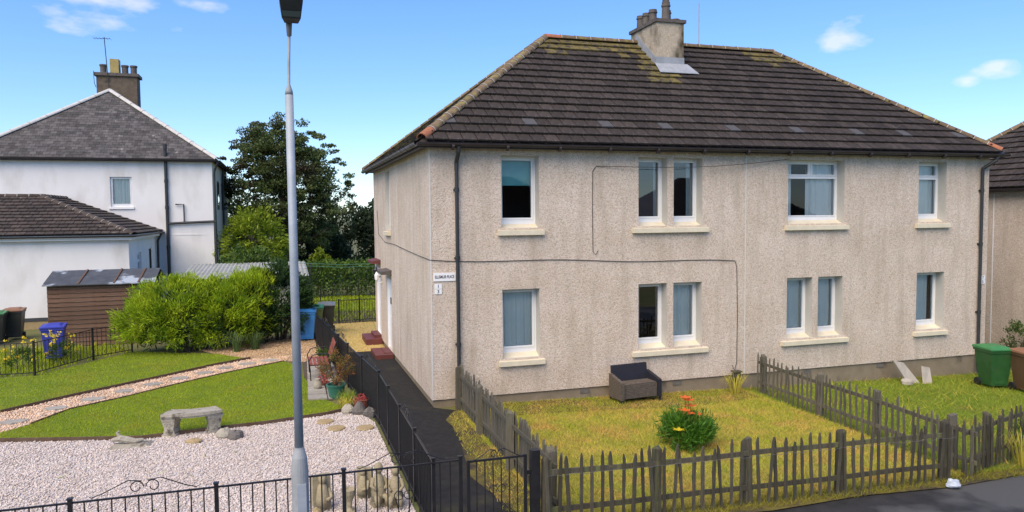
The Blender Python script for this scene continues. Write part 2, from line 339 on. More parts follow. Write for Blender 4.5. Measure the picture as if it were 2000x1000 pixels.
def npmesh(name, verts, faces, mat, parent=None, kind=None, off=None):
    """verts (N,3), faces (M,k) all the same size"""
    verts = np.asarray(verts, dtype=np.float32)
    if parent is not None and off is None: off = np.array(woff(parent), dtype=np.float32)
    if off is not None: verts = verts-np.asarray(off, dtype=np.float32)
    faces = np.asarray(faces, dtype=np.int32); k = faces.shape[1]
    me = bpy.data.meshes.new(name); me.vertices.add(len(verts)); me.vertices.foreach_set('co', verts.ravel())
    me.loops.add(faces.size); me.loops.foreach_set('vertex_index', faces.ravel())
    me.polygons.add(len(faces)); me.polygons.foreach_set('loop_start', np.arange(0, faces.size, k, dtype=np.int32))
    me.materials.append(MATS[mat]); me.update(calc_edges=True); me.validate()
    o = bpy.data.objects.new(name, me); link(o)
    if parent is not None: o.parent = parent
    elif off is not None: o.location = off
    if kind: o['kind'] = kind
    return o
def clipx(poly, x, keep_less):
    out = []
    for i, a in enumerate(poly):
        b = poly[(i+1) % len(poly)]; ia = (a[0] <= x) == keep_less or a[0] == x; ib = (b[0] <= x) == keep_less or b[0] == x
        if ia: out.append(a)
        if ia != ib:
            t = (x-a[0])/(b[0]-a[0]); out.append((x, a[1]+t*(b[1]-a[1])))
    return out
def sheet(name, poly, mat, dz, kind='structure', thick=0):
    mb = MB()
    for lo, hi in ((-1e9, 0), (0, 20), (20, 1e9)):
        p = poly
        if hi < 1e8: p = clipx(p, hi, True)
        if lo > -1e8 and len(p) > 2: p = clipx(p, lo, False)
        if len(p) < 3: continue
        p3 = [Vector((a, b, 0)) for a, b in p]
        fs = tessellate_polygon([p3])
        fs = [f if (p3[f[1]]-p3[f[0]]).cross(p3[f[2]]-p3[f[0]]).z > 0 else (f[0], f[2], f[1]) for f in fs]
        mb.add([(a, b, g(a)+dz) for a, b in p], fs)
    o = mb.build(name, mat); o['kind'] = kind; return o
def inpoly(x, y, poly):
    ins = np.zeros(len(x), bool); n = len(poly)
    for i in range(n):
        x1, y1 = poly[i]; x2, y2 = poly[(i+1) % n]
        c = ((y1 > y) != (y2 > y)) & (x < (x2-x1)*(y-y1)/((y2-y1) if y2 != y1 else 1e-9)+x1)
        ins ^= c
    return ins
def scatter(poly, dens):
    xs = [p[0] for p in poly]; ys = [p[1] for p in poly]
    n = int((max(xs)-min(xs))*(max(ys)-min(ys))*dens)
    x = rng.uniform(min(xs), max(xs), n); y = rng.uniform(min(ys), max(ys), n); k = inpoly(x, y, poly)
    x = x[k]; y = y[k]; z = -.15-.025*np.clip(x, 0, 20)
    return np.stack([x, y, z], 1)
def grass(name, poly, dens, h, wd, mat, dz=.0, lean=.5, label=None, cat=None, pts=None):
    P = scatter(poly, dens) if pts is None else pts
    n = len(P); a = rng.uniform(0, 2*PI, n); hh = h*rng.uniform(.5, 1.25, n); w2 = wd*rng.uniform(.6, 1.3, n)
    d = np.stack([np.cos(a), np.sin(a), np.zeros(n)], 1); ln = rng.normal(0, lean, (n, 2))*hh[:, None]
    b = P.copy(); b[:, 2] += dz-.004
    V = np.empty((n, 3, 3)); V[:, 0] = b-d*w2[:, None]/2; V[:, 1] = b+d*w2[:, None]/2; V[:, 2] = b; V[:, 2, :2] += ln; V[:, 2, 2] += hh
    o = npmesh(name, V.reshape(-1, 3), np.arange(n*3).reshape(-1, 3), mat, kind='stuff')
    return tag(o, label, cat)
def pebbles(name, poly, dens, size, mat, dz, label, cat):
    P = scatter(poly, dens); n = len(P)
    base = np.array([(1, 0, 0), (-1, 0, 0), (0, 1, 0), (0, -1, 0), (0, 0, 1), (0, 0, -1)], float)
    fc = np.array([(0, 2, 4), (2, 1, 4), (1, 3, 4), (3, 0, 4), (2, 0, 5), (1, 2, 5), (3, 1, 5), (0, 3, 5)])
    s = size*rng.uniform(.45, 1.25, (n, 1, 3)); s[:, :, 2] *= .65
    V = base[None]*s*(1+rng.normal(0, .18, (n, 6, 3)))
    a = rng.uniform(0, 2*PI, n); c, sn = np.cos(a)[:, None], np.sin(a)[:, None]
    X = V[:, :, 0]*c-V[:, :, 1]*sn; Y = V[:, :, 0]*sn+V[:, :, 1]*c
    tl = rng.normal(0, .35, (n, 1)); Z = V[:, :, 2]+X*tl
    V = np.stack([X, Y, Z], 2)+P[:, None, :]; V[:, :, 2] += dz+rng.uniform(-.2, .6, (n, 1))*size
    o = npmesh(name, V.reshape(-1, 3), (fc[None]+np.arange(n)[:, None, None]*6).reshape(-1, 3), mat, kind='stuff')
    return tag(o, label, cat)
def unit(v): return v/np.maximum(np.linalg.norm(v, axis=-1, keepdims=True), 1e-9)
def leafmesh(C, dirs, length, width, jit=.5):
    n = len(C); d = unit(dirs+rng.normal(0, jit, (n, 3))); s = unit(np.cross(d, rng.normal(0, 1, (n, 3))))
    L_ = (length*rng.uniform(.6, 1.3, n))[:, None]; W_ = (width*rng.uniform(.6, 1.3, n))[:, None]
    nn = np.cross(d, s)
    V = np.stack([C-d*L_*.5, C+s*W_*.5+nn*W_*.15, C+d*L_*.5, C-s*W_*.5+nn*W_*.15], 1)
    return V.reshape(-1, 3), np.arange(n*4).reshape(-1, 4)
def clumps(c, r, K, cr, per, shell=.55, squash=1., lo=-1., pw=.45):
    """leaf centres in clumps spread through an ellipsoid; returns centres and outward directions"""
    c = np.array(c, float); r = np.array(r, float)
    d = unit(rng.normal(0, 1, (K*3, 3))); d = d[d[:, 2] > lo][:K]
    rad = rng.uniform(shell, 1, (len(d), 1))**pw
    cc = c+d*rad*r; out = []; dr = []
    for k in range(len(cc)):
        s = cr*rng.uniform(.6, 1.4); q = unit(rng.normal(0, 1, (per, 3)))*(rng.uniform(0, 1, (per, 1))**.4)*s; q[:, 2] *= squash
        out.append(cc[k]+q); dr.append(unit(q/s*.7+d[k]))
    return np.concatenate(out), np.concatenate(dr)
def tree(name, base, label, trunk_h, trunk_r, shells, mat, leaf, limbs=6, group=None, cat='tree', jit=.6, spread=None):
    o = empty(name, base, label, cat, group); b = Vector(base); mb = MB()
    top = b+Vector((0, 0, trunk_h))
    mb.tube([b-Vector((0, 0, .1)), b+Vector((.05, .02, trunk_h*.35)), b+Vector((-.04, .05, trunk_h*.7)), top], [trunk_r*1.3, trunk_r, trunk_r*.7, trunk_r*.25], 9)
    rr = random.Random(len(label))
    for i in range(limbs):
        f = rr.uniform(.25, .8); p = b+Vector((0, 0, trunk_h*f)); a = i*2.4; s_ = (spread or trunk_h*.28)*(1.15-f)
        q = p+Vector((math.cos(a)*s_, math.sin(a)*s_, trunk_h*.12)); mid = (p+q)/2+Vector((0, 0, -.03*trunk_h))
        mb.tube([p, mid, q], [trunk_r*.4, trunk_r*.28, trunk_r*.08], 6)
    mb.build('trunk', 'wood_trunk', o)
    Cs, Ds = [], []
    for sh in shells:
        C_, D_ = clumps(**sh); Cs.append(C_); Ds.append(D_)
    V, F = leafmesh(np.concatenate(Cs), np.concatenate(Ds), leaf[0], leaf[1], jit)
    npmesh('crown', V, F, mat, o)
    return o

# ------------------------------------------------------------------ ground, paths, lawns
gr = MB()
xs_ = [-600, -60, 0, 20, 60, 600]
for i in range(5): gr.quad((xs_[i], -600, g(xs_[i])-.02), (xs_[i+1], -600, g(xs_[i+1])-.02), (xs_[i+1], 900, g(xs_[i+1])-.02), (xs_[i], 900, g(xs_[i])-.02))
gr.build('ground', 'ground')['kind'] = 'structure'
GRAVEL = [(-12, -6.12), (-1.28, -6.12), (-1.28, -.8), (-1.5, .42), (-2.11, .1), (-3.28, -.19), (-4.1, -.27), (-5.38, -.46), (-6.5, -.17), (-7.82, .2), (-9.4, .2), (-12, -1.2)]
LAWN1 = [(-8.9, .42), (-7.82, .29), (-6.51, -.1), (-5.38, -.39), (-4.1, -.2), (-3.28, -.13), (-2.11, .16), (-1.52, .5), (-1.9, .9), (-2.24, 1.75), (-2.48, 4.02), (-2.73, 5.64), (-2.92, 6.08), (-4.24, 5.1), (-5.33, 4.09), (-6.26, 3.11), (-7.2, 2.3), (-7.63, 1.31), (-7.99, .84)]
PATH = [(-9.6, .1), (-8.9, .44), (-7.99, .88), (-7.63, 1.35), (-7.2, 2.35), (-6.26, 3.17), (-5.33, 4.15), (-4.24, 5.16), (-2.92, 6.15), (-2.75, 6.9), (-3.81, 6.78), (-4.69, 6.14), (-5.69, 5.17), (-6.49, 4.45), (-7.54, 3.47), (-8.5, 2.47), (-10.5, 1.2)]
LAWN2 = [(-10.5, 1.26), (-8.5, 2.53), (-7.54, 3.53), (-6.49, 4.51), (-5.69, 5.23), (-4.69, 6.2), (-3.86, 6.84), (-4.7, 7.9), (-7.2, 9.2), (-8.95, 6.4), (-14, 6.1), (-14, .5)]
BARK = [(-3.8, 6.86), (-2.9, 6.2), (-2.45, 5.9), (-1.95, 6.2), (-1.98, 10.4), (-3.5, 10.6), (-5.4, 8.9), (-4.7, 7.8)]
SIDE = [(-1.2, -6.3), (.42, -6.3), (.42, -.3), (.02, 0), (.02, 6.9), (-1.8, 6.9), (-1.5, 2.5), (-1.22, -.8)]
BACK = [(-1.8, 6.9), (.0, 6.9), (.0, 9.55), (9, 9.55), (9, 13.2), (-1.7, 12.9), (-1.95, 8.3)]
LAWN3 = [(.42, -6.15), (7.4, -6.15), (7.4, 0), (.42, 0)]
LAWN4 = [(7.4, -6.15), (17.9, -6.15), (17.9, 0), (7.4, 0)]
sheet('gravel_bed', GRAVEL, 'gravel_bed', .004)
sheet('front_lawn', LAWN1, 'lawn_ground', .012); sheet('upper_lawn', LAWN2, 'lawn_ground', .008)
sheet('garden_path', PATH, 'path_bed', .002); sheet('bark_bed', BARK, 'path_bed', -.002)
sheet('side_path', SIDE, 'asphalt', -.004); sheet('back_lawn', BACK, 'straw_ground', 0)
sheet('dry_lawn', LAWN3, 'dry_ground', -.008); sheet('neighbour_lawn', LAWN4, 'lawn_ground', -.010)
sheet('pavement', [(-60, -8.3), (60, -8.3), (60, -6.3), (-60, -6.3)], 'wet', -.012)
sheet('road', [(-60, -15), (60, -15), (60, -8.42), (-60, -8.42)], 'wet', -.016)
kb = MB()
for a, b in ((-60, 0), (0, 20), (20, 60)):
    kb.hexa([(a, -8.42, g(a)-.1), (b, -8.42, g(b)-.1), (b, -8.3, g(b)-.1), (a, -8.3, g(a)-.1)], [(a, -8.42, g(a)+.01), (b, -8.42, g(b)+.01), (b, -8.3, g(b)+.01), (a, -8.3, g(a)+.01)])
kb.build('kerb', 'kerb')['kind'] = 'structure'
sheet('moss_strip', [(.42, -.95), (1.8, -1.0), (3.4, -1.05), (5.2, -1.25), (6.6, -1.0), (7.3, -.9), (7.3, 0), (.42, 0)], 'moss', .004)
sheet('moss_verge', [(-.05, -5.4), (-.25, -4.2), (-.1, -3.1), (.12, -2.0), (.05, -1.0), (.35, -.4), (.42, -.4), (.42, -6.2), (.1, -6.2)], 'moss', .004)
sheet('verge', [(.2, -6.14), (9, -6.14), (8.2, -6.35), (6.6, -6.5), (5, -6.42), (3.4, -6.55), (1.8, -6.45), (.2, -6.55)], 'moss', .006)
pebbles('white_gravel', GRAVEL, 1500, .021, 'gravel', .004, 'white and pinkish gravel bed behind the black front railings', 'gravel')
pebbles('tan_gravel', PATH, 900, .026, 'path_gravel', .002, 'tan gravel filling the curved path across the lawn', 'gravel')
pebbles('bark_chips', BARK, 700, .028, 'bark', -.002, 'tan bark chippings by the golden conifer bush', 'chippings')
grass('grass', LAWN1, 2600, .035, .010, 'grass_green', .012, .6, 'short green grass of the lawn between path and gravel', 'grass')
grass('grass', LAWN2, 1500, .035, .012, 'grass_green', .008, .6, 'short green grass of the strip above the curved path', 'grass')
grass('grass', LAWN3, 2600, .055, .010, 'grass_dry', -.008, .9, 'yellowed dry grass inside the picket fence', 'grass')
grass('grass', LAWN4, 1200, .06, .012, 'grass_mid', -.010, .8, 'greener rough grass beyond the dividing fence', 'grass')
grass('grass', BACK, 260, .05, .02, 'straw', 0, .9, 'straw coloured grass behind the house', 'grass')
grass('grass', [(.15, -6.5), (8.6, -6.4), (8.6, -6.1), (.15, -6.1)], 1500, .085, .009, 'moss_tuft', 0, .9, 'yellow moss and grass fringe along the front picket fence', 'grass')
grass('grass', [(-.15, -5.6), (0, -2.2), (.2, -.6), (.42, -.5), (.42, -6.1), (0, -6.1)], 700, .06, .010, 'grass_dry', 0, .9, 'dry grass fringe between tarmac path and picket fence', 'grass')
grass('grass', [(.5, -.95), (7.2, -.95), (7.2, -.1), (.5, -.1)], 500, .04, .010, 'moss_tuft', 0, .9, 'mossy tufts along the foot of the house wall', 'grass')
grass('grass', LAWN3, 90, .12, .010, 'grass_mid', -.008, 1.0, 'scattered longer green blades across the dry lawn', 'grass')
grass('grass', LAWN4, 60, .13, .012, 'grass_dry', -.008, 1.0, 'scattered longer straw blades on the rough right-hand lawn', 'grass')
grass('grass', GRAVEL, 1.2, .07, .02, 'grass_green', .01, 1.2, 'tiny weeds poking through the white gravel', 'weeds')
# lawn edging boards
def edge_board(pts, label, h=.07, t=.025):
    mb = MB()
    for (x0, y0), (x1, y1) in zip(pts[:-1], pts[1:]):
        d = Vector((x1-x0, y1-y0, 0)).normalized(); n = Vector((-d.y, d.x, 0))*t/2
        q = [Vector((x0, y0, -.17))-n, Vector((x1, y1, -.17))-n, Vector((x1, y1, -.17))+n, Vector((x0, y0, -.17))+n]
        mb.hexa(q, [p+Vector((0, 0, h+.02)) for p in q])
    return mb.thing('lawn_edging', 'edging', label, 'edging', (pts[0][0], pts[0][1], -.15))
edge_board([(-8.9, .36), (-7.82, .245), (-6.51, -.14), (-5.38, -.43), (-4.1, -.24), (-3.28, -.165), (-2.11, .125), (-1.55, .46)], 'dark timber edging between lawn and white gravel')
edge_board([(-8.5, 2.5), (-7.54, 3.5), (-6.49, 4.48), (-5.69, 5.2), (-4.69, 6.17), (-3.83, 6.82)], 'dark timber edging on the far side of the gravel path')
edge_board([(-7.63, 1.33), (-7.2, 2.33), (-6.26, 3.14), (-5.33, 4.12), (-4.24, 5.13), (-2.92, 6.12)], 'low timber edging on the near side of the gravel path', .04)
# stepping stones in the path
for i, (x, y) in enumerate([(-8.0, 1.6), (-7.5, 2.5), (-6.95, 3.1), (-6.45, 3.72), (-5.9, 4.25), (-5.4, 4.72), (-4.88, 5.2), (-4.4, 5.68), (-3.85, 6.08), (-3.3, 6.35)]):
    mb = MB(); rr = random.Random(i); n = 7
    ring = [(x+math.cos(2*PI*k/n+.3)*rr.uniform(.19, .27), y+math.sin(2*PI*k/n+.3)*rr.uniform(.15, .21)) for k in range(n)]
    mb.hexa([(a, b, -.16) for a, b in ring], [(a, b, -.118) for a, b in ring])
    mb.thing('stepping_stone', 'flag', ['flat grey stepping stone in the gravel path, %s from the left' % o for o in ('first', 'second', 'third', 'fourth', 'fifth', 'sixth', 'seventh', 'eighth', 'ninth', 'tenth')][i], 'stepping stone', (x, y, -.15), 'stepping stones in the gravel path')
# flagstones under the bench
flags = MB(); pv = bpy.data.objects.new('patio', flags.mesh('patio', 'flag')) ; link(pv)
bpy.data.objects.remove(pv)
k = 0
patio = MB().box(-2.45, -1.62, 1.35, 5.85, -.2, -.142).build('patio', 'soil'); patio['kind'] = 'structure'
y = 1.4
while y < 5.7:
    for x0, x1 in ((-2.42, -2.02), (-2.0, -1.66)):
        h = random.Random(k).uniform(-.005, .008); sl = .12*(5.7-y)/4.3
        MB().hexa([(x0+.1-sl, y, -.141), (x1-sl*.2, y, -.141), (x1-sl*.2, y+.4, -.141), (x0+.1-sl, y+.4, -.141)], [(x0+.1-sl, y, -.112+h), (x1-sl*.2, y, -.112+h), (x1-sl*.2, y+.4, -.112+h), (x0+.1-sl, y+.4, -.112+h)]).build('flagstone', 'flag', patio, world=False); k += 1
    y += .43

# ------------------------------------------------------------------ windows and walls
def wallmesh(mb, P, u0, u1, v0, v1, ops, depth):
    us = sorted({u0, u1, *[o[0] for o in ops], *[o[1] for o in ops]}); vs_ = sorted({v0, v1, *[o[2] for o in ops], *[o[3] for o in ops]})
    for a, b in zip(us[:-1], us[1:]):
        for c, d in zip(vs_[:-1], vs_[1:]):
            mu, mv = (a+b)/2, (c+d)/2
            if any(o[0] < mu < o[1] and o[2] < mv < o[3] for o in ops): continue
            mb.quad(P(a, 0, c), P(b, 0, c), P(b, 0, d), P(a, 0, d))
def window(root, P, x0, x1, z0, z1, style='single', reveal=.26, sill=True, curtain=None, blind=None, frame=.055, glassm='glass', sillover=.09, lab=None, reveal_mat='band', lift=0.):
    rv = MB()
    for a, b in (((x0, z0), (x0, z1)), ((x1, z0), (x1, z1)), ((x0, z1), (x1, z1)), ((x0, z0), (x1, z0))):
        rv.quad(P(a[0], 0, a[1]), P(b[0], 0, b[1]), P(b[0], reveal+.08, b[1]), P(a[0], reveal+.08, a[1]))
    fm = MB(); d0, d1 = reveal, reveal+.07
    def bar(a, b, c, d, e=0):
        pts = [P(a, d0-e, c), P(b, d0-e, c), P(b, d1, c), P(a, d1, c)]; fm.hexa(pts, [P(a, d0-e, d), P(b, d0-e, d), P(b, d1, d), P(a, d1, d)])
    zb = z0+lift+.10
    bar(x0, x1, z0+lift, zb, .004); bar(x0, x1, z1-frame, z1); bar(x0, x0+frame, zb, z1-frame); bar(x1-frame, x1, zb, z1-frame)
    fr = None; panes = []
    xi0, xi1, zi0, zi1 = x0+frame, x1-frame, zb, z1-frame
    def sash(a, b, c, d, s=.035):
        for q in ((a, b, c, c+s), (a, b, d-s, d), (a, a+s, c+s, d-s), (b-s, b, c+s, d-s)): bar(*q, .018)
        panes.append((a+s, b-s, c+s, d-s))
    if style == 'single': sash(xi0, xi1, zi0, zi1)
    elif style == 'top':
        t = zi1-(zi1-zi0)*.26; bar(xi0, xi1, t-.025, t+.025); sash(xi0, xi1, t+.025, zi1); sash(xi0, xi1, zi0, t-.025, .025)
    elif style == 'big':
        t = zi1-(zi1-zi0)*.26; mx_ = (xi0+xi1)/2; bar(xi0, xi1, t-.025, t+.025); bar(mx_-.025, mx_+.025, t+.025, zi1)
        sash(xi0, mx_-.025, t+.025, zi1); sash(mx_+.025, xi1, t+.025, zi1); sash(xi0, xi1, zi0, t-.025, .02)
    fr = fm.build('window', 'upvc', root)
    if lab: fr['label'] = lab
    rv.build('reveal', reveal_mat, fr)
    for a, b, c, d in panes: MB().quad(P(a, d0+.02, c), P(b, d0+.02, c), P(b, d0+.02, d), P(a, d0+.02, d)).build('pane', glassm, fr)
    if sill:
        s = MB(); a, b = x0-sillover, x1+sillover; zt = z0-.02
        prof = [(-.09, zt-.12), (-.09, zt-.035), (-.075, zt-.025), (0, zt-.012)]
        s.hexa([P(a, -.09, zt-.13), P(b, -.09, zt-.13), P(b, .0, zt-.13), P(a, .0, zt-.13)], [P(a, -.09, zt-.03), P(b, -.09, zt-.03), P(b, .0, zt-.018), P(a, .0, zt-.018)])
        s.hexa([P(x0, 0, zt-.1), P(x1, 0, zt-.1), P(x1, reveal+.02, zt-.1), P(x0, reveal+.02, zt-.1)], [P(x0, 0, zt-.016), P(x1, 0, zt-.016), P(x1, reveal+.02, z0+lift+.012), P(x0, reveal+.02, z0+lift+.012)])
        s.build('sill', 'cream', fr)
    if curtain:
        for (f0, f1, mt) in curtain:
            cu = MB(); n = max(6, int((f1-f0)*(x1-x0)/.035)); 
            for i in range(n):
                a = x0+(x1-x0)*(f0+(f1-f0)*i/n); b = x0+(x1-x0)*(f0+(f1-f0)*(i+1)/n)
                da = reveal+.115+.022*math.sin(i*1.1)+.012*math.sin(i*2.7); db = reveal+.115+.022*math.sin((i+1)*1.1)+.012*math.sin((i+1)*2.7)
                cu.quad(P(a, da, z0+.02), P(b, db, z0+.02), P(b, db, z1), P(a, da, z1))
            cu.build('curtain', mt, fr)
    if blind: MB().hexa([P(x0+.03, reveal+.12, z1-blind), P(x1-.03, reveal+.12, z1-blind), P(x1-.03, reveal+.13, z1-blind), P(x0+.03, reveal+.13, z1-blind)], [P(x0+.03, reveal+.12, z1), P(x1-.03, reveal+.12, z1), P(x1-.03, reveal+.13, z1), P(x0+.03, reveal+.13, z1)]).build('blind', 'blind', fr)
    return fr
def tiles(parent, E0, u, wv, n, L, Rr, slope_len, tw, gauge, th, mat, nobj=0, pick=None, seed=1, special=None, bond=True, tilt=.035):
    """lay tiles on a plane: E0 eave point, u along the eave, wv up the slope; L(s), Rr(s) are the limits at slope distance s"""
    u, wv, n = Vector(u), Vector(wv), Vector(n); E0 = Vector(E0); rr = random.Random(seed); cells = []
    rows = int(math.ceil(slope_len/gauge))
    for r_ in range(rows):
        s0 = r_*gauge; ln = min(gauge+.06, slope_len-s0+.02)
        sm = s0+min(gauge, slope_len-s0)*.5; l, rg = L(sm), Rr(sm); x = math.floor(l/tw)*tw-(tw/2 if (bond and r_ % 2) else 0)
        while x < rg:
            a, b = max(x, l), min(x+tw, rg)
            if b-a > .03: cells.append((r_, a, b, s0, ln))
            x += tw
    def shape(w_, ln): 
        gp = .010 if tw > .28 else .004
        return MB().hexa([(gp, 0, th*.35), (w_-gp, 0, th*.35), (w_-gp, ln, -th*.5), (gp, ln, -th*.5)], [(gp, 0, th), (w_-gp, 0, th), (w_-gp, ln, 0), (gp, ln, 0)])
    off = woff(parent); cam_ = CAM
    def mat4(a, s0):
        p = E0+u*a+wv*s0+n*(tilt*.6+rr.uniform(-.002, .003)); k = Matrix((u, wv, n)).transposed().to_4x4(); k.translation = p-off; return k
    order = sorted(range(len(cells)), key=lambda i: (E0+u*cells[i][1]+wv*cells[i][3]-cam_).length)
    single = set(order[:nobj]); cache = {}; rest = {}
    for i, (r_, a, b, s0, ln) in enumerate(cells):
        mt = mat if special is None else special(r_, (a+b)/2, s0, E0+u*(a+b)/2+wv*s0) or mat
        M4 = mat4(a, s0)
        if i in single:
            key = (round(b-a, 3), round(ln, 3), mt)
            if key not in cache: cache[key] = shape(b-a, ln).mesh('roof_tile', mt)
            inst('roof_tile', cache[key], parent, M4)
        else:
            q = shape(b-a, ln); rest.setdefault(mt, MB()).add([M4 @ Vector(v) for v in q.v], q.f)
    for mt, mb in rest.items():
        o = bpy.data.objects.new('roof_tiles', mb.mesh('roof_tiles', mt)); link(o); o.parent = parent; o['kind'] = 'stuff'
def ridge_run(parent, A, B, rad, step, mat, ends=None, mort='mortar', name='ridge_tile', lift=0.02, n=10):
    A, B = Vector(A), Vector(B); d = (B-A); k = max(1, round(d.length/step)); d = d/k; t = d.normalized()
    side = t.cross(Vector((0, 0, 1))).normalized(); upv = side.cross(t).normalized()
    for i in range(k):
        p = A+d*i; mb = MB(); mo = MB(); vs_ = []
        for e, (q, rd) in enumerate(((p-t*.0, rad*1.06), (p+d*1.02, rad*.97))):
            for rr_ in (rd, rd-.02):
                for j in range(n+1):
                    a = PI*j/n; vs_.append(q+side*math.cos(a)*rr_+upv*(math.sin(a)*rr_*.85-.05+lift))
        m_ = n+1; fs = []
        for j in range(n):
            fs += [(j, j+1, 2*m_+j+1, 2*m_+j), (m_+j, 3*m_+j, 3*m_+j+1, m_+j+1), (j, m_+j, m_+j+1, j+1), (2*m_+j, 2*m_+j+1, 3*m_+j+1, 3*m_+j)]
        fs += [(0, 2*m_, 3*m_, m_), (n, m_+n, 3*m_+n, 2*m_+n)]
        mb.add(vs_, fs); o = mb.build(name, ends if (ends and i in (0, k-1)) and (i == 0) else mat, parent, smooth=False)
        if mort:
            q = p+d; vs2 = []
            for rr_ in (rad*1.0+.012, rad-.03):
                for j in range(n+1):
                    a = PI*j/n; vs2.append(q+side*math.cos(a)*rr_+upv*(math.sin(a)*rr_*.85-.05+lift))
            vs3 = [v+t*.022 for v in vs2]; fs = [(j, j+1, 2*m_+j+1, 2*m_+j) for j in range(n)]+[(j, m_+j, m_+j+1, j+1) for j in range(n)]+[(2*m_+j, 2*m_+j+1, 3*m_+j+1, 3*m_+j) for j in range(n)]
            mo.add(vs2+vs3, fs); mo.build('mortar_joint', mort, parent)
def halfround(mb, A, B, r_, n=8, lip=.006):
    """half-round gutter"""
    A, B = Vector(A), Vector(B); t = (B-A).normalized(); s = t.cross(Vector((0, 0, 1))).normalized(); z = Vector((0, 0, 1)); vs_ = []
    for q in (A, B):
        for rd in (r_, r_-lip):
            for j in range(n+1):
                a = PI+PI*j/n; vs_.append(q+s*math.cos(a)*rd+z*math.sin(a)*rd)
    k = n+1; fs = []
    for j in range(n): fs += [(j, j+1, 2*k+j+1, 2*k+j), (k+j, 3*k+j, 3*k+j+1, k+j+1)]
    fs += [(0, 2*k, 3*k, k), (n, k+n, 3*k+n, 2*k+n)]+[(j, k+j, k+j+1, j+1) for j in range(n)]+[(2*k+j, 2*k+j+1, 3*k+j+1, 3*k+j) for j in range(n)]
    return mb.add(vs_, fs)

# ------------------------------------------------------------------ the pebble-dashed house
W_, D_, O_, EZ = 14.94, 9.5, .25, 5.27
house = empty('house', (0, 0, -.15), 'two-storey pebble-dashed house with dark hipped tile roof and central chimney', 'house')
PF = lambda u, d, v: (u, d, v)
PS = lambda u, d, v: (d, u, v)
half = [(1.52, 2.36), (4.71, 5.43), (5.59, 6.33)]
UZ, LZ = (3.54, 5.07), (.76, 2.24)
ops = []
for (a, b) in half:
    ops += [(a, b, *UZ), (a, b, *LZ)]
ops += [(8.66, 10.3, *UZ), (12.60, 13.5, *UZ), (8.66, 9.40, *LZ), (9.56, 10.29, *LZ), (12.60, 13.5, *LZ)]
wl = MB(); wallmesh(wl, PF, 0, W_, 0, EZ, ops, .19)
DOORS = [(5.8, 6.65, -.02, 2.02), (8.15, 9.05, .12, 2.18)]; SW = (5.75, 6.65, 3.42, 5.08)
wallmesh(wl, PS, 0, D_, 0, EZ, DOORS+[SW], .12)
wl.quad((W_, 0, 0), (W_, D_, 0), (W_, D_, EZ), (W_, 0, EZ)); wl.quad((0, D_, 0), (W_, D_, 0), (W_, D_, EZ), (0, D_, EZ))
wl.quad((0, 0, 0), (W_, 0, 0), (W_, .05, 0), (0, .05, 0)); wl.quad((0, 0, 0), (.05, 0, 0), (.05, D_, 0), (0, D_, 0))
wl.build('wall', 'dash', house)
pl = MB()
for a, b in ((.035, 5), (5, 10), (10, W_-.035)):
    pl.quad((a, .035, g(a)-.1), (b, .035, g(b)-.1), (b, .035, .0), (a, .035, .0))
pl.quad((.035, .035, -.3), (.035, D_, -.3), (.035, D_, 0), (.035, .035, 0)); pl.quad((W_-.035, .035, -.8), (W_-.035, D_, -.8), (W_-.035, D_, 0), (W_-.035, .035, 0))
pl.build('plinth', 'plinth', house)
for x in (1.05, 3.3, 5.6, 9.2, 11.4): MB().box(x, x+.22, .02, .05, -.02-.11-.0*x, -.04).build('air_brick', 'stone_dark', house)
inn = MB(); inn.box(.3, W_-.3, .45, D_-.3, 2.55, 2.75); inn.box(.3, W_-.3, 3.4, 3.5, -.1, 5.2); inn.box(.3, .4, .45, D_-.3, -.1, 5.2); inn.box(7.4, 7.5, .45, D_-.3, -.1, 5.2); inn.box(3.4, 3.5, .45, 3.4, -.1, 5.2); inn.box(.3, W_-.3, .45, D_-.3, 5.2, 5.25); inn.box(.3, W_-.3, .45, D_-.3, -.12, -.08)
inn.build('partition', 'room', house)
T, S, G = 'top', 'single', 'big'
window(house, PF, 1.52, 2.36, *UZ, S, lift=.08, blind=.62, glassm='glass', lab='upper window with teal blind half down')
window(house, PF, 4.71, 5.43, *UZ, S, lift=.08, glassm='glass_dark', sillover=0.05, sill=False, curtain=[(.78, 1, 'curtain_teal')])
f2 = window(house, PF, 5.59, 6.33, *UZ, S, lift=.08, glassm='glass_dark', sillover=0.05, sill=False, curtain=[(.72, 1, 'curtain')])
window(house, PF, 8.66, 10.3, *UZ, G, lift=.08, curtain=[(0, .22, 'curtain'), (.48, 1, 'curtain')], lab='wide upper window with two top lights and net curtains')
window(house, PF, 12.60, 13.5, *UZ, T, lift=.08, curtain=[(0, 1, 'curtain_teal')])
window(house, PF, 1.52, 2.36, *LZ, S, lift=.08, curtain=[(0, 1, 'curtain_teal')], lab='lower window with closed grey curtains')
window(house, PF, 4.71, 5.43, *LZ, S, lift=.08, sill=False, curtain=[(0, .3, 'curtain_teal')], glassm='glass_dark')
f4 = window(house, PF, 5.59, 6.33, *LZ, S, lift=.08, sill=False, curtain=[(0, 1, 'curtain_teal')])
window(house, PF, 8.66, 9.40, *LZ, S, lift=.08, sill=False, curtain=[(0, 1, 'curtain_teal')])
f6 = window(house, PF, 9.56, 10.29, *LZ, S, lift=.08, sill=False, curtain=[(0, 1, 'curtain_teal')])
window(house, PF, 12.60, 13.5, *LZ, S, lift=.08, curtain=[(0, .8, 'curtain_teal')])
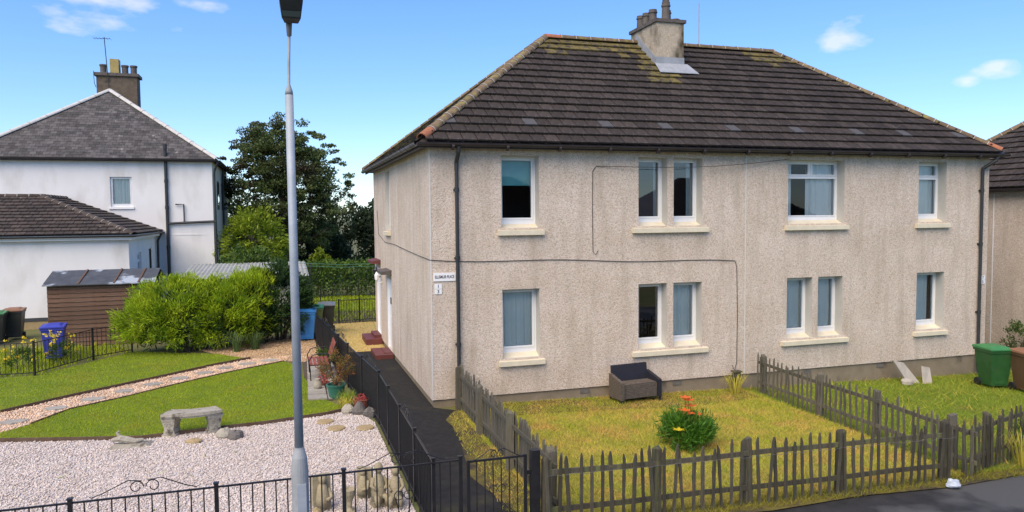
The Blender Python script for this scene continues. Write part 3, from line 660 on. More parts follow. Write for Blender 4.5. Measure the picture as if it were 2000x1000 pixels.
for a, b, z0 in ((4.71, 6.33, UZ[0]), (4.71, 6.33, LZ[0]), (8.66, 10.29, LZ[0])):
    s = MB(); zt = z0-.02; s.hexa([(a-.16, -.09, zt-.13), (b+.14, -.09, zt-.13), (b+.14, 0, zt-.13), (a-.16, 0, zt-.13)], [(a-.16, -.09, zt-.03), (b+.14, -.09, zt-.03), (b+.14, 0, zt-.018), (a-.16, 0, zt-.018)])
    mu = (a+b)/2
    for p, q in ((a, mu-.08), (mu+.08, b)): s.hexa([(p, 0, zt-.1), (q, 0, zt-.1), (q, .28, zt-.1), (p, .28, zt-.1)], [(p, 0, zt-.016), (q, 0, zt-.016), (q, .28, z0+.092), (p, .28, z0+.092)])
    s.build('sill', 'cream', house)
window(house, PS, *SW, S, reveal=.12, curtain=[(0, 1, 'curtain')], sillover=.05)
for i, (a, b, z0, z1) in enumerate(DOORS):
    rv = MB()
    for p, q in (((a, z0), (a, z1)), ((b, z0), (b, z1)), ((a, z1), (b, z1)), ((a, z0), (b, z0))): rv.quad((0, p[0], p[1]), (0, q[0], q[1]), (.16, q[0], q[1]), (.16, p[0], p[1]))
    dr = MB().box(.06, .11, a+.05, b-.05, z0+.03, z1-.05)
    for p in (.25, 1.1): dr.box(.05, .06, a+.18, b-.18, z0+p, z0+p+.7)
    d_ = dr.build('door', 'door_white', house); rv.box(.04, .12, a, a+.05, z0, z1); rv.box(.04, .12, b-.05, b, z0, z1); rv.box(.04, .12, a+.05, b-.05, z1-.05, z1); rv.build('door_frame', 'upvc', d_)
    MB().box(.03, .055, a+.09, a+.13, z0+.95, z0+1.12).build('handle', 'black', d_)
    if i == 0: MB().box(.035, .055, a+.28, a+.5, z0+1.32, z0+1.5).build('letter_plate', 'black', d_)
    MB().hexa([(-.28, a-.12, z1+.16), (.0, a-.12, z1+.16), (0, b+.12, z1+.16), (-.28, b+.12, z1+.16)], [(-.28, a-.12, z1+.24), (0, a-.12, z1+.28), (0, b+.12, z1+.28), (-.28, b+.12, z1+.24)]).build('door_canopy', ('pot', 'red_step')[i], house)
    st = MB().box(-.5, -.004, a-.25, b+.1, -.16, -.04+i*.07); st.box(-.22, -.003, a-.02, b+.02, -.04+i*.07, z0-.004); st.build('doorstep', 'red_step', house)
lm = MB().lathe((-.16, 7.75, 1.86), [(.02, .0), (.06, .02), (.075, .16), (.05, .2), (.02, .26)], 8); lm.tube([(0, 7.75, 1.8), (-.1, 7.75, 1.78), (-.16, 7.75, 1.86)], .012, 6); lm.build('wall_lamp', 'white_paint', house)
lm = MB().lathe((-.16, 8.0, 2.0), [(.02, .0), (.06, .02), (.075, .16), (.05, .2), (.02, .26)], 8); lm.tube([(0, 8.0, 1.95), (-.1, 8.0, 1.92), (-.16, 8.0, 2.0)], .012, 6); lm.build('wall_lamp', 'black', house)
# roof
roof = MB()
RL, RR_, RY, RZ = 4.06, 11.3, 4.22, 8.57
e0 = EZ+.02; c1, c2, c3, c4 = (-O_, -O_, e0), (W_+O_, -O_, e0), (W_+O_, D_+O_, e0), (-O_, D_+O_, e0); a1, a2 = (RL, RY, RZ), (RR_, RY, RZ)
roof.add([c1, c2, c3, c4, a1, a2], [(0, 1, 5, 4), (1, 2, 5), (2, 3, 4, 5), (3, 0, 4)]); roof.add([c1, c2, c3, c4], [(3, 2, 1, 0)])
rf = roof.build('roof', 'gutter', house)
def plane(A, B, apexes):
    A, B = Vector(A), Vector(B); u = (B-A).normalized(); ap = Vector(apexes[0]); t = ap-A; wv = (t-u*t.dot(u)).normalized(); n = u.cross(wv); sl = (ap-A).dot(wv)
    la = (Vector(apexes[0])-A).dot(u); ra = (Vector(apexes[-1])-A).dot(u); ln = (B-A).length
    return A, u, wv, n, (lambda s: la*s/sl), (lambda s: ln+(ra-ln)*s/sl), sl
def sp_front(r_, a, s, p):
    x = p.x
    if r_ == 2 and abs((x-1.4) % 1.72-.86) < .16: return 'tile_vent'
    if s > 4.35 and (x < 7.5 or x > 10.2) : return 'tile_moss' if (s > 4.7 or random.random() < .3) else None
    if abs(x-6.75) < .5 and s > 2.9 and random.random() < .8: return 'tile_moss'
    return None
args = plane(c1, c2, [a1, a2]); tiles(rf, *args, .30, .345, .058, 'tile', 300, seed=2, special=sp_front)
for A, B, ap in ((c4, c1, [a1]), (c2, c3, [a2]), (c3, c4, [a2, a1])):
    tiles(rf, *plane(A, B, ap), .30, .345, .058, 'tile', 0, seed=3, special=(lambda r_, a, s, p: 'tile_moss' if random.random() < .45 else None) if A == c4 else None)
lf = Vector((0, 0, .06))
ridge_run(rf, Vector(c1)+lf+(Vector(a1)-Vector(c1)).normalized()*.1, Vector(a1)+lf, .115, .36, 'ridge', 'ridge_orange', name='hip_tile')
ridge_run(rf, Vector(c2)+lf+(Vector(a2)-Vector(c2)).normalized()*.1, Vector(a2)+lf, .11, .36, 'ridge', 'ridge_orange', name='hip_tile')
ridge_run(rf, Vector(a1)+lf, Vector(a2)+lf, .125, .42, 'ridge', 'ridge_orange')
ridge_run(rf, Vector(c4)+lf, Vector(a1)+lf, .12, .36, 'ridge', name='hip_tile'); ridge_run(rf, Vector(c3)+lf, Vector(a2)+lf, .12, .36, 'ridge', name='hip_tile')
gt = MB(); gz = EZ+.0; go = O_+.05
halfround(gt, (-go, -go, gz), (W_+go, -go, gz), .065)
for x in np.arange(.4, W_, 1.15): gt.tube([(x, -go, gz-.07), (x+.05, -go, gz-.07)], .07, 8)
gt.box(-O_, W_+O_, -O_+.02, -O_+.045, gz-.09, gz+.02); gt.build('gutter', 'gutter', house)
gs = MB(); halfround(gs, (-go, D_+go, gz), (-go, -go+.02, gz), .065); gs.build('side_gutter', 'gutter_grey', house)
gs = MB()
for y_ in np.arange(.2, D_, .62): gs.tube([(-go, y_, gz-.005), (-go, y_+.04, gz-.005)], .07, 8)
gs.box(-O_+.02, -O_+.045, -O_, D_+O_, gz-.1, gz+.01); gs.build('gutter_clips', 'gutter', house)
sf = MB().quad((-O_+.03, -O_+.03, gz-.05), (W_+O_, -O_+.03, gz-.05), (W_+O_, .03, gz-.05), (-O_+.03, .03, gz-.05)); sf.quad((-O_+.03, 0, gz-.051), (.03, 0, gz-.051), (.03, D_+O_, gz-.051), (-O_+.03, D_+O_, gz-.051)); sf.build('soffit', 'gutter', house)
for x, sx in ((.55, 1), (14.64, -1)):
    dp = MB(); zb = g(x)+.05; zz = EZ-.02
    dp.tube([(x-.0*sx if x < 1 else x+.22, -go, zz-.04), (x if x < 1 else x+.2, -go+.02, zz-.14), (x, -.07, zz-.34), (x, -.065, zz-.5)], .045, 8); dp.tube([(x, -.065, zz-.5), (x, -.065, zb+.2), (x-.02, -.12, zb)], .04, 10)
    for z in (1.1, 2.9, 4.3): dp.tube([(x, -.065, z), (x, -.065, z+.09)], .05, 10); dp.box(x-.06, x+.06, -.04, -.0, z+.02, z+.06)
    dp.build('downpipe', 'pipe', house)
# chimney on the ridge
ch = MB(); cx0, cx1, cy0, cy1, ct = 6.8, 7.62, 3.05, 4.55, 8.93
ch.box(cx0, cx1, cy0, cy1, 7.3, ct); cho = ch.build('chimney', 'chimney', house)
MB().box(cx0-.05, cx1+.05, cy0-.05, cy1+.05, ct, ct+.09).build('chimney_cap', 'pot', cho)
fl = MB(); zr = lambda y_: e0+(RZ-e0)*(y_+O_)/(RY+O_)
fl.box(cx0-.012, cx1+.012, cy0-.014, cy0+.05, zr(cy0)-.1, zr(cy0)+.3)
fl.hexa([(cx0-.12, cy0-.42, zr(cy0-.42)+.115), (cx1+.22, cy0-.42, zr(cy0-.42)+.115), (cx1+.12, cy0, zr(cy0)+.125), (cx0-.05, cy0, zr(cy0)+.125)], [(cx0-.12, cy0-.42, zr(cy0-.42)+.13), (cx1+.22, cy0-.42, zr(cy0-.42)+.13), (cx1+.12, cy0, zr(cy0)+.14), (cx0-.05, cy0, zr(cy0)+.14)])
for x in (cx0-.014, cx1+.002): fl.add([(x, cy0, zr(cy0)+.28), (x+.012, cy0, zr(cy0)+.28), (x+.012, RY, RZ+.3), (x, RY, RZ+.3), (x, cy0, zr(cy0)-.1), (x+.012, cy0, zr(cy0)-.1), (x+.012, RY, RZ-.1), (x, RY, RZ-.1)], [(0, 1, 2, 3), (0, 4, 5, 1), (0, 3, 7, 4), (1, 5, 6, 2), (3, 2, 6, 7)])
fl.build('lead_flashing', 'lead', cho)
for i, (px, py, h_) in enumerate(((7.0, 4.35, .40), (7.02, 4.05, .40), (7.05, 3.73, .42), (7.28, 3.42, .56), (7.47, 3.7, .42), (7.47, 3.25, .07))):
    p = MB().lathe((px, py, ct+.085), [(.125, 0), (.115, .04), (.105, h_*.75), (.125, h_*.78), (.125, h_*.86), (.108, h_*.88), (.11, h_), (.085, h_), (.08, h_-.05)], 14).build('chimney_pot', 'pot' if i < 5 else 'pot_clay', cho)
    if i == 3: MB().lathe((px, py, ct+.085+h_), [(.09, 0), (.1, .1), (.07, .16), (.02, .2)], 12).build('cowl', 'pot', p)
mv = MB().tube([(8.85, 4.3, 8.4), (8.85, 4.3, 9.9)], .012, 6); mv.build('aerial_pole', 'stone_tan', house)
# cables and movement beads on the walls
def wire(pts, r_, mat, parent, name='cable'):
    return MB().tube(pts, r_, 5).build(name, mat, parent)
cpts = [(-.012, 8.6, 4.0), (-.012, 8.3, 3.25), (-.012, 6.9, 3.05), (-.012, 5, 3.05), (-.012, 3, 2.98), (-.012, 1.2, 2.93), (-.012, -.012, 2.91)]
wire(cpts, .007, 'cable', house)
wire([(0, -.012, 2.91)]+[(x, -.012, 2.90-.02*math.sin(x*1.7)-.028*x) for x in np.arange(.4, 7.0, .35)]+[(7.2, -.012, 2.7), (7.25, -.012, 2.55), (7.28, -.012, 1.5), (7.27, -.012, .3), (7.2, -.03, .1), (7.12, -.05, .25)], .008, 'cable', house)
wire([(3.95, -.04, 4.86), (3.68, -.012, 4.86), (3.6, -.012, 4.75), (3.59, -.012, 4.0), (3.6, -.012, 3.0), (3.66, -.02, 2.93), (3.72, -.02, 3.02)], .007, 'cable', house)
wire([(3.95, -.04, 4.86)]+[(3.95+4.7*t, -.04-.10*math.sin(PI*t), 4.86+.22*t-.10*math.sin(PI*t)) for t in np.linspace(.1, 1, 9)], .006, 'cable', house)
for x in (7.49,): MB().box(x-.012, x+.012, -.006, .01, .02, EZ-.06).build('movement_bead', 'bead', house)
MB().box(-.008, .016, -.008, .016, .0, EZ-.06).build('corner_bead', 'bead', house); MB().box(-.006, .01, 4.45, 4.47, .02, EZ-.06).build('movement_bead', 'bead', house)
# signs
def text(s, size, loc, mat, parent, rot=(PI/2, 0, 0), ext=.002, fit=None, align='CENTER'):
    cu = bpy.data.curves.new('lettering', 'FONT'); cu.body = s; cu.size = size; cu.extrude = ext; cu.align_x = align; cu.align_y = 'CENTER'; cu.offset = size*.012
    tmp = bpy.data.objects.new('tmp', cu); COL.objects.link(tmp); dg = bpy.context.evaluated_depsgraph_get(); me = bpy.data.meshes.new_from_object(tmp.evaluated_get(dg)); bpy.data.objects.remove(tmp)
    me.materials.clear(); me.materials.append(MATS[mat]); o = bpy.data.objects.new('lettering', me); link(o); o.parent = parent
    o.location = Vector(loc)-woff(parent); o.rotation_euler = rot
    if fit: xs = [v.co.x for v in me.vertices]; o.scale = (fit/(max(xs)-min(xs)), 1, 1)
    return o
sg = MB().box(.05, .51, -.022, -.002, 2.47, 2.64).thing('street_sign', 'white_paint', 'white street name plate reading ELLISMUIR PLACE beside the downpipe', 'sign', (.28, -.012, 2.47))
text('ELLISMUIR PLACE', .088, (.28, -.0235, 2.555), 'ink', sg, fit=.40)
for s, x, z, lab in (('1', .145, 2.315, 'white house number plate reading 1 below the street sign'), ('3', .145, 2.205, 'white house number plate reading 3, lower plate below the street sign'), ('7', 14.8, 1.99, 'upper small white plate reading 7 right of the far downpipe'), ('5', 14.8, 1.88, 'lower small white plate reading 5 right of the far downpipe')):
    p = MB().box(x-.075, x+.075, -.016, -.002, z, z+.102).thing('number_plate', 'white_paint', lab, 'sign', (x, -.01, z), 'house number plates'); text(s, .095, (x, -.0175, z+.05), 'ink', p)

# ------------------------------------------------------------------ neighbouring house at the right edge
nh = empty('house', (18, 0, g(18)), 'pebble-dashed house partly in view at the right edge', 'house')
X0, Y0, Y1, ZE = 18., .1, 6.0, 4.42
nw = MB(); nw.box(X0, X0+15, Y0, Y1, g(18)-.3, ZE); nw.build('wall', 'dash', nh)
MB().box(X0-.008, X0, 2.35, 2.38, -.5, ZE-.1).build('movement_bead', 'white_paint', nh)
n1, n2, n3, n4 = (X0-.25, Y0-.25, ZE+.05), (X0+15.25, Y0-.25, ZE+.05), (X0+15.25, Y1+.25, ZE+.05), (X0-.25, Y1+.25, ZE+.05); na, nb = (X0+4.3, 3.05, ZE+3.05), (X0+10.7, 3.05, ZE+3.05)
nr = MB().add([n1, n2, n3, n4, na, nb], [(0, 1, 5, 4), (1, 2, 5), (2, 3, 4, 5), (3, 0, 4), (3, 2, 1, 0)]).build('roof', 'gutter', nh)
tiles(nr, *plane(n4, n1, [na]), .30, .345, .058, 'tile', 0, seed=5); tiles(nr, *plane(n1, n2, [na, nb]), .30, .345, .058, 'tile', 0, seed=6)
ridge_run(nr, Vector(n4)+lf, Vector(na)+lf, .12, .36, 'ridge', name='hip_tile'); ridge_run(nr, Vector(n1)+lf, Vector(na)+lf, .12, .36, 'ridge', name='hip_tile'); ridge_run(nr, Vector(na)+lf, Vector(nb)+lf, .12, .42, 'ridge')
q = MB(); halfround(q, (X0-.3, Y1+.3, ZE+.03), (X0-.3, Y0-.3, ZE+.03), .065); q.box(X0-.25, X0-.23, Y0-.2, Y1+.2, ZE-.05, ZE+.04); q.build('gutter', 'gutter', nh)

# plain bungalows added unseen behind the viewpoint, giving window panes roofs to mirror
for hx, lab in ((-16, 'added unseen pebble-dashed bungalow across the road, leftmost of the three opposite'), (3.5, 'added unseen pebble-dashed bungalow straight across the road, for the left windows to mirror'), (22, 'added unseen pebble-dashed bungalow across the road, for the right windows to mirror')):
    zg = g(hx+7); oh = empty('house', (hx+7, -31, zg), lab, 'house', 'added houses across the road')
    ow = MB(); wallmesh(ow, lambda u, d, v: (u, -31-d, v), hx, hx+14, zg-.3, 3.2, [(hx+1.5, hx+2.4, 1.2, 2.5), (hx+4.6, hx+6.2, 1.2, 2.5), (hx+8, hx+9.6, 1.2, 2.5), (hx+11.8, hx+12.7, 1.2, 2.5)], .2)
    ow.quad((hx, -31, zg-.3), (hx, -40, zg-.3), (hx, -40, 3.2), (hx, -31, 3.2)); ow.quad((hx+14, -31, zg-.3), (hx+14, -40, zg-.3), (hx+14, -40, 3.2), (hx+14, -31, 3.2)); ow.quad((hx, -40, zg-.3), (hx+14, -40, zg-.3), (hx+14, -40, 3.2), (hx, -40, 3.2)); ow.build('wall', 'dash', oh)
    for a, b in ((1.5, 2.4), (4.6, 6.2), (8, 9.6), (11.8, 12.7)): window(oh, lambda u, d, v: (u, -31-d, v), hx+a, hx+b, 1.2, 2.5, 'single')
    q1, q2, q3, q4, qa, qb = (hx-.3, -30.7, 3.25), (hx+14.3, -30.7, 3.25), (hx+14.3, -40.3, 3.25), (hx-.3, -40.3, 3.25), (hx+4.5, -35.5, 6.5), (hx+9.5, -35.5, 6.5)
    orf = MB().add([q1, q2, q3, q4, qa, qb], [(0, 1, 5, 4), (1, 2, 5), (2, 3, 4, 5), (3, 0, 4), (0, 1, 2, 3)]).build('roof', 'gutter', oh); tiles(orf, *plane(q2, q1, [qb, qa]), .3, .345, .036, 'tile', 0, seed=13)
# ------------------------------------------------------------------ white house on the left
wh = empty('house', (-10.8, 22, -.15), 'white rendered house with slate hipped roof and single-storey tiled extension', 'house')
WX0, WX1, WY, WZ, WD = -15.7, -5.9, 22., 6.42, 10.
PW = lambda u, d, v: (u, WY+d, v)
PX = lambda u, d, v: (WX1-d, u, v)
wm = MB(); win1 = (-10.15, -9.27, 4.32, 5.66); wallmesh(wm, PW, WX0, WX1, -.3, WZ, [win1], .1)
wm.quad((WX0, WY, -.3), (WX0, WY+WD, -.3), (WX0, WY+WD, WZ), (WX0, WY, WZ)); wm.quad((WX0, WY+WD, -.3), (WX1, WY+WD, -.3), (WX1, WY+WD, WZ), (WX0, WY+WD, WZ)); wm.build('wall', 'white_render', wh)
cw = MB(); cw.quad((WX1, WY, -.3), (WX1, WY+WD, -.3), (WX1, WY+WD, WZ), (WX1, WY, WZ)); cw.build('side_wall', 'cream_render', wh)
MB().box(WX1-.55, WX1+.004, WY-.005, WY+.006, -.2, WZ).build('corner_band', 'white_render', wh)
MB().box(WX1-2.0, WX1-.3, WY-.012, WY+.004, 3.0, 3.06).build('render_joint', 'white_render', wh)
window(wh, PW, *win1, S, reveal=.1, sill=False, curtain=[(0, 1, 'curtain_teal')], reveal_mat='white_render')
MB().box(-10.22, -9.2, WY-.06, WY, 4.22, 4.31).build('sill', 'white_paint', wh)
MB().box(WX0+.3, WX1-.3, WY+.4, WY+WD-.4, 3.2, 3.4).build('partition', 'room', wh)
for y_, z0, z1 in ((24.5, 4.2, 5.6), (27.2, 4.2, 5.6), (24.5, 1.2, 2.6), (27.2, .3, 2.3)):
    wn = MB().box(WX1, WX1+.03, y_, y_+1, z0, z1).build('window', 'edging', wh); MB().box(WX1+.03, WX1+.035, y_+.08, y_+.92, z0+.08, z1-.08).build('pane', 'glass_dark', wn)
o_ = .25; ez = WZ+.05
d1, d2, d3, d4 = (WX0-o_, WY-o_, ez), (WX1+o_, WY-o_, ez), (WX1+o_, WY+WD+o_, ez), (WX0-o_, WY+WD+o_, ez); xm = (WX0+WX1)/2
da, db = (xm, WY+4.1, ez+3.62), (xm, WY+WD-4.1, ez+3.62)
wr = MB().add([d1, d2, d3, d4, da, db], [(0, 1, 4), (1, 2, 5, 4), (2, 3, 5), (3, 0, 4, 5), (3, 2, 1, 0)]).build('roof', 'gutter', wh)
tiles(wr, *plane(d1, d2, [da]), .26, .2, .010, 'slate', 0, seed=8, tilt=.02); tiles(wr, *plane(d2, d3, [da, db]), .26, .2, .010, 'slate', 0, seed=9, tilt=.02)
ridge_run(wr, Vector(d1), Vector(da), .13, .9, 'white_ridge', mort='mortar', name='hip_tile', lift=.05); ridge_run(wr, Vector(d2), Vector(da), .13, .9, 'white_ridge', name='hip_tile', lift=.05); ridge_run(wr, Vector(da), Vector(db), .13, .9, 'white_ridge', lift=.05)
q = MB(); halfround(q, (WX0-.3, WY-.3, ez-.02), (WX1+.3, WY-.3, ez-.02), .07); halfround(q, (WX1+.3, WY-.3, ez-.02), (WX1+.3, WY+WD, ez-.02), .07); q.box(WX0, WX1+.25, WY-.25, WY-.22, ez-.12, ez); q.box(WX1+.2, WX1+.23, WY-.25, WY+WD, ez-.12, ez); q.build('gutter', 'gutter', wh)
q = MB(); px = -7.84
q.tube([(px, WY-.1, -.1), (px, WY-.1, 6.9)], .07, 10); q.tube([(px, WY-.1, 6.9), (px, WY-.1, 7.15)], .085, 10)
q.tube([(px, WY-.1, 3.55), (WX1+.12, WY-.1, 3.63)], .055, 8); q.tube([(px+.35, WY-.08, 4.42), (px+.7, WY-.08, 4.42), (px+.7, WY-.08, 3.6)], .03, 6)
for z in (.9, 2.4, 4.2, 5.4): q.tube([(px, WY-.1, z), (px, WY-.1, z+.15)], .085, 10)
q.build('soil_pipe', 'pipe', wh)
q = MB().tube([(WX1+.3, WY-.25, ez-.08), (WX1+.12, WY-.12, ez-.5), (WX1+.1, WY-.1, ez-.7), (WX1+.1, WY-.1, -.1)], .05, 8); q.build('downpipe', 'pipe', wh)
MB().tube([(WX1+.12, WY+5.3, ez-.1), (WX1+.08, WY+5.3, ez-.6), (WX1+.08, WY+5.3, 0)], .05, 8).build('downpipe', 'pipe', wh)
c_ = MB().box(-11.6, -9.75, 27.2, 28.1, 8.6, 11.0).build('chimney', 'chimney_brown', wh)
MB().box(-11.7, -9.65, 27.1, 28.2, 11.0, 11.15).build('chimney_cap', 'pot', c_)
for i, x in enumerate((-11.35, -10.8, -10.35, -9.95)):
    if i == 1: MB().box(x-.2, x+.2, 27.4, 27.9, 11.15, 11.9).build('chimney_pot', 'pot_yellow', c_)
    else: MB().lathe((x, 27.65, 11.15), [(.17, 0), (.15, .1), (.15, .38), (.18, .4), (.18, .48), (.12, .48)], 12).build('chimney_pot', 'pot', c_)
ae = MB().tube([(-11.0, 27.1, 10.0), (-11.15, 27.1, 12.9)], .02, 6); ae.tube([(-11.6, 27.0, 12.8), (-10.9, 27.2, 12.85)], .012, 5)
for t in np.linspace(0, 1, 6): ae.tube([(-11.6+.7*t, 26.75+.2*t, 12.8+.05*t), (-11.6+.7*t, 27.3+.2*t, 12.8+.05*t)], .008, 4)
ae.tube([(-11.62, 27.18, 10.4), (-11.66, 27.05, 10.6), (-11.68, 27.05, 11.2)], .015, 5); ae.build('aerial', 'pipe', wh)
# extension
EX0, EX1, EY, EE = -21., -8.33, 15.5, 3.18
PE = lambda u, d, v: (EX1-d, u, v)
ex = MB(); ex.quad((EX0, EY, .25), (EX1, EY, .25), (EX1, EY, EE), (EX0, EY, EE)); wo_ = [(17.2, 18.0, 1.2, 2.45), (19.6, 20.4, .1, 2.5)]
wallmesh(ex, PE, EY, WY, -.2, EE, wo_, .1); ex.quad((EX0, EY, -.2), (EX0, WY, -.2), (EX0, WY, EE), (EX0, EY, EE)); ex.build('extension_wall', 'white_render', wh)
MB().box(EX0, EX1-.03, EY+.03, EY+.1, -.3, .12).build('plinth', 'stone_tan', wh); MB().box(EX0, EX1-.015, EY+.012, EY+.1, .12, .25).build('plinth_band', 'dark_base', wh)
window(wh, PE, *wo_[0], T, reveal=.08, sill=False, reveal_mat='white_render'); MB().box(EX1-.15, EX1-.08, 19.6, 20.4, .1, 2.5).build('door', 'door_white', wh)
MB().box(EX0, EX1+.18, EY-.2, EY-.17, EE-.16, EE+.02).build('fascia', 'white_paint', wh); MB().box(EX1+.17, EX1+.2, EY-.2, WY, EE-.16, EE+.02).build('fascia', 'white_paint', wh)
x1, x2 = (EX0-.2, EY-.25, EE+.03), (EX1+.25, EY-.25, EE+.03); x3, x4 = (EX1+.25, WY, EE+.03), (EX0-.2, WY, EE+.03); xa = (EX1-3.6, EY+3.1, EE+1.52); xb = (EX1-3.6, WY, EE+1.52); xc = (EX0+3.4, EY+3.1, EE+1.52); 
er = MB().add([x1, x2, x3, x4, xa, xb, xc], [(0, 1, 4, 6), (1, 2, 5, 4), (0, 6, 3), (6, 4, 5, 3)]).build('extension_roof', 'gutter', wh)
tiles(er, *plane(x1, x2, [xc, xa]), .3, .3, .055, 'old_tile', 0, seed=11); tiles(er, *plane(x2, x3, [xa, xb]), .3, .3, .055, 'old_tile', 0, seed=12)
ridge_run(er, Vector(x2)+lf*.5, Vector(xa)+lf*.5, .12, .4, 'old_tile', name='hip_tile'); ridge_run(er, Vector(xc)+lf*.5, Vector(xa)+lf*.5, .12, .4, 'old_tile'); ridge_run(er, Vector(xa)+lf*.5, Vector(xb)+lf*.5, .12, .4, 'old_tile')
q = MB(); halfround(q, (EX0, EY-.3, EE+.0), (EX1+.3, EY-.3, EE+.0), .06); halfround(q, (EX1+.3, EY-.3, EE), (EX1+.3, WY, EE), .06); q.tube([(EX1+.3, WY-.5, EE), (EX1+.1, WY-.4, EE-.4), (EX1+.08, WY-.4, 0)], .05, 8); q.build('gutter', 'gutter', wh)

# ------------------------------------------------------------------ sheds
sh = empty('garden_shed', (-8.4, 11, -.15), 'brown weatherboard garden shed with patched grey felt roof', 'shed')
SX0, SX1, SY0, SY1, SE = -9.85, -6.9, 11., 13.2, 1.78
MB().box(SX0+.03, SX1-.03, SY0+.03, SY1, -.15, SE).build('wall_frame', 'shed', sh)
pme = MB().hexa([(0, -.012, 0), (SX1-SX0, -.012, 0), (SX1-SX0, .03, 0), (0, .03, 0)], [(0, .012, .135), (SX1-SX0, .012, .135), (SX1-SX0, .03, .135), (0, .03, .135)]).mesh('plank', 'shed')
pme2 = MB().hexa([(-.012, 0, 0), (.03, 0, 0), (.03, 2.2, 0), (-.012, 2.2, 0)], [(.012, 0, .135), (.03, 0, .135), (.03, 2.2, .135), (.012, 2.2, .135)]).mesh('plank', 'shed')
for i in range(14):
    inst('plank', pme, sh, Matrix.Translation((SX0+8.4, 0, i*.138+.0)))
    inst('plank', pme2, sh, Matrix.Translation((SX0+8.4, .03, i*.138+.0)))
ft = MB(); ft.hexa([(SX0-.1, SY0-.12, SE-.03), (SX1+.1, SY0-.12, SE-.03), (SX1+.1, SY0+1.1, SE+.33), (SX0-.1, SY0+1.1, SE+.33)], [(SX0-.1, SY0-.12, SE), (SX1+.1, SY0-.12, SE), (SX1+.1, SY0+1.1, SE+.37), (SX0-.1, SY0+1.1, SE+.37)])
ft.hexa([(SX0-.1, SY0+1.1, SE+.33), (SX1+.1, SY0+1.1, SE+.33), (SX1+.1, SY1+.12, SE-.03), (SX0-.1, SY1+.12, SE-.03)], [(SX0-.1, SY0+1.1, SE+.37), (SX1+.1, SY0+1.1, SE+.37), (SX1+.1, SY1+.12, SE), (SX0-.1, SY1+.12, SE)])
fo = ft.build('felt_roof', 'felt', sh)
for x in (-9.0, -8.0, -7.3): MB().hexa([(x, SY0-.1, SE+.012), (x+.05, SY0-.1, SE+.012), (x+.09, SY0+1.05, SE+.37), (x+.04, SY0+1.05, SE+.37)], [(x, SY0-.1, SE+.035), (x+.05, SY0-.1, SE+.035), (x+.09, SY0+1.05, SE+.395), (x+.04, SY0+1.05, SE+.395)]).build('batten', 'shed', fo)
gg = empty('garage', (-4.3, 12.5, -.15), 'low pale garage with corrugated sheet roof behind the golden bush', 'garage')
MB().box(-6.0, -2.3, 12.6, 16.5, -.15, 1.6).build('wall', 'asbestos', gg)
MB().box(-6.25, -2.1, 12.3, 12.36, 1.52, 1.72).build('fascia', 'dark_base', gg)
co_ = MB(); n = 60
for i in range(n):
    a = -6.3+4.3*i/n; b = -6.3+4.3*(i+1)/n; za = .03*(i % 2); zb = .03*((i+1) % 2)
    co_.quad((a, 12.2, 1.7+za), (b, 12.2, 1.7+zb), (b, 16.8, 1.95+zb), (a, 16.8, 1.95+za))
co_.build('roof', 'asbestos', gg)

# ------------------------------------------------------------------ wheelie bins
def bin_(loc, rz, body, lid, label, s=1., num=None):
    o = empty('wheelie_bin', loc, label, 'bin', 'wheelie bins', rz)
    b = MB(); hb, ht = .2*s, .28*s; H_ = .94*s
    b.hexa([(-hb, -hb-.02, .07), (hb, -hb-.02, .07), (hb, hb, .07), (-hb, hb, .07)], [(-ht, -ht-.04, H_), (ht, -ht-.04, H_), (ht, ht+.03, H_), (-ht, ht+.03, H_)]); b.box(-ht-.015, ht+.015, -ht-.055, ht+.045, H_-.06, H_)
    b.box(-hb*.6, hb*.6, -hb-.035, -hb-.0, .12, .5); b.build('body', body, o, world=False)
    l = MB(); y0, y1 = -ht-.08, ht+.07; l.hexa([(-ht-.03, y0, H_+.004), (ht+.03, y0, H_+.004), (ht+.03, y1, H_+.004), (-ht-.03, y1, H_+.004)], [(-ht-.03, y0, H_+.035), (ht+.03, y0, H_+.035), (ht+.02, y1, H_+.06), (-ht-.02, y1, H_+.06)])
    l.hexa([(-ht*.85, y0+.05, H_+.034), (ht*.85, y0+.05, H_+.034), (ht*.85, y1-.08, H_+.05), (-ht*.85, y1-.08, H_+.05)], [(-ht*.6, y0+.16, H_+.085), (ht*.6, y0+.16, H_+.085), (ht*.6, y1-.14, H_+.095), (-ht*.6, y1-.14, H_+.095)]); l.build('lid', lid, o, world=False)
    MB().tube([(-ht*.8, y1+.03, H_+.01), (ht*.8, y1+.03, H_+.01)], .016, 8).build('handle', lid, o, world=False)
    for sx in (-1, 1): MB().tube([(sx*(hb+.01), hb+.02, .1), (sx*(hb+.06), hb+.02, .1)], .1, 14).build('wheel', 'black_plastic', o, world=False)
    if num:
        t = text(num, .26, (0, 0, 0), 'white_paint', o, rot=(PI/2+.09, 0, 0)); t.location = (.06, -.283, .62)
    return o
bin_((-9.12, 8.75, -.15), .12, 'bin_blue', 'bin_blue', 'violet-blue wheelie bin behind the black railings by the shed', .98)
bin_((-11.45, 13.3, -.15), .1, 'bin_dark', 'bin_brown_lid', 'dark wheelie bin with brown lid against the white extension wall')
bin_((-11.75, 12.55, -.15), .1, 'bin_dark', 'bin_green_lid', 'dark wheelie bin with green lid at the left edge')
bin_((-12.1, 11.9, -.15), .1, 'bin_dark', 'bin_dark', 'dark wheelie bin with grey-black lid at the left edge')
bin_((-2.2, 9.55, -.15), -.1, 'bin_lightblue', 'bin_lightblue', 'bright blue wheelie bin at the far end of the black path railing')
bin_((-1.92, 10.4, -.15), -.1, 'bin_olive', 'bin_green_lid', 'olive green wheelie bin between the blue and the dark one')
bin_((-1.5, 11.0, -.15), -.1, 'bin_dark', 'bin_grey', 'dark wheelie bin with grey lid beside the back garden gate post')
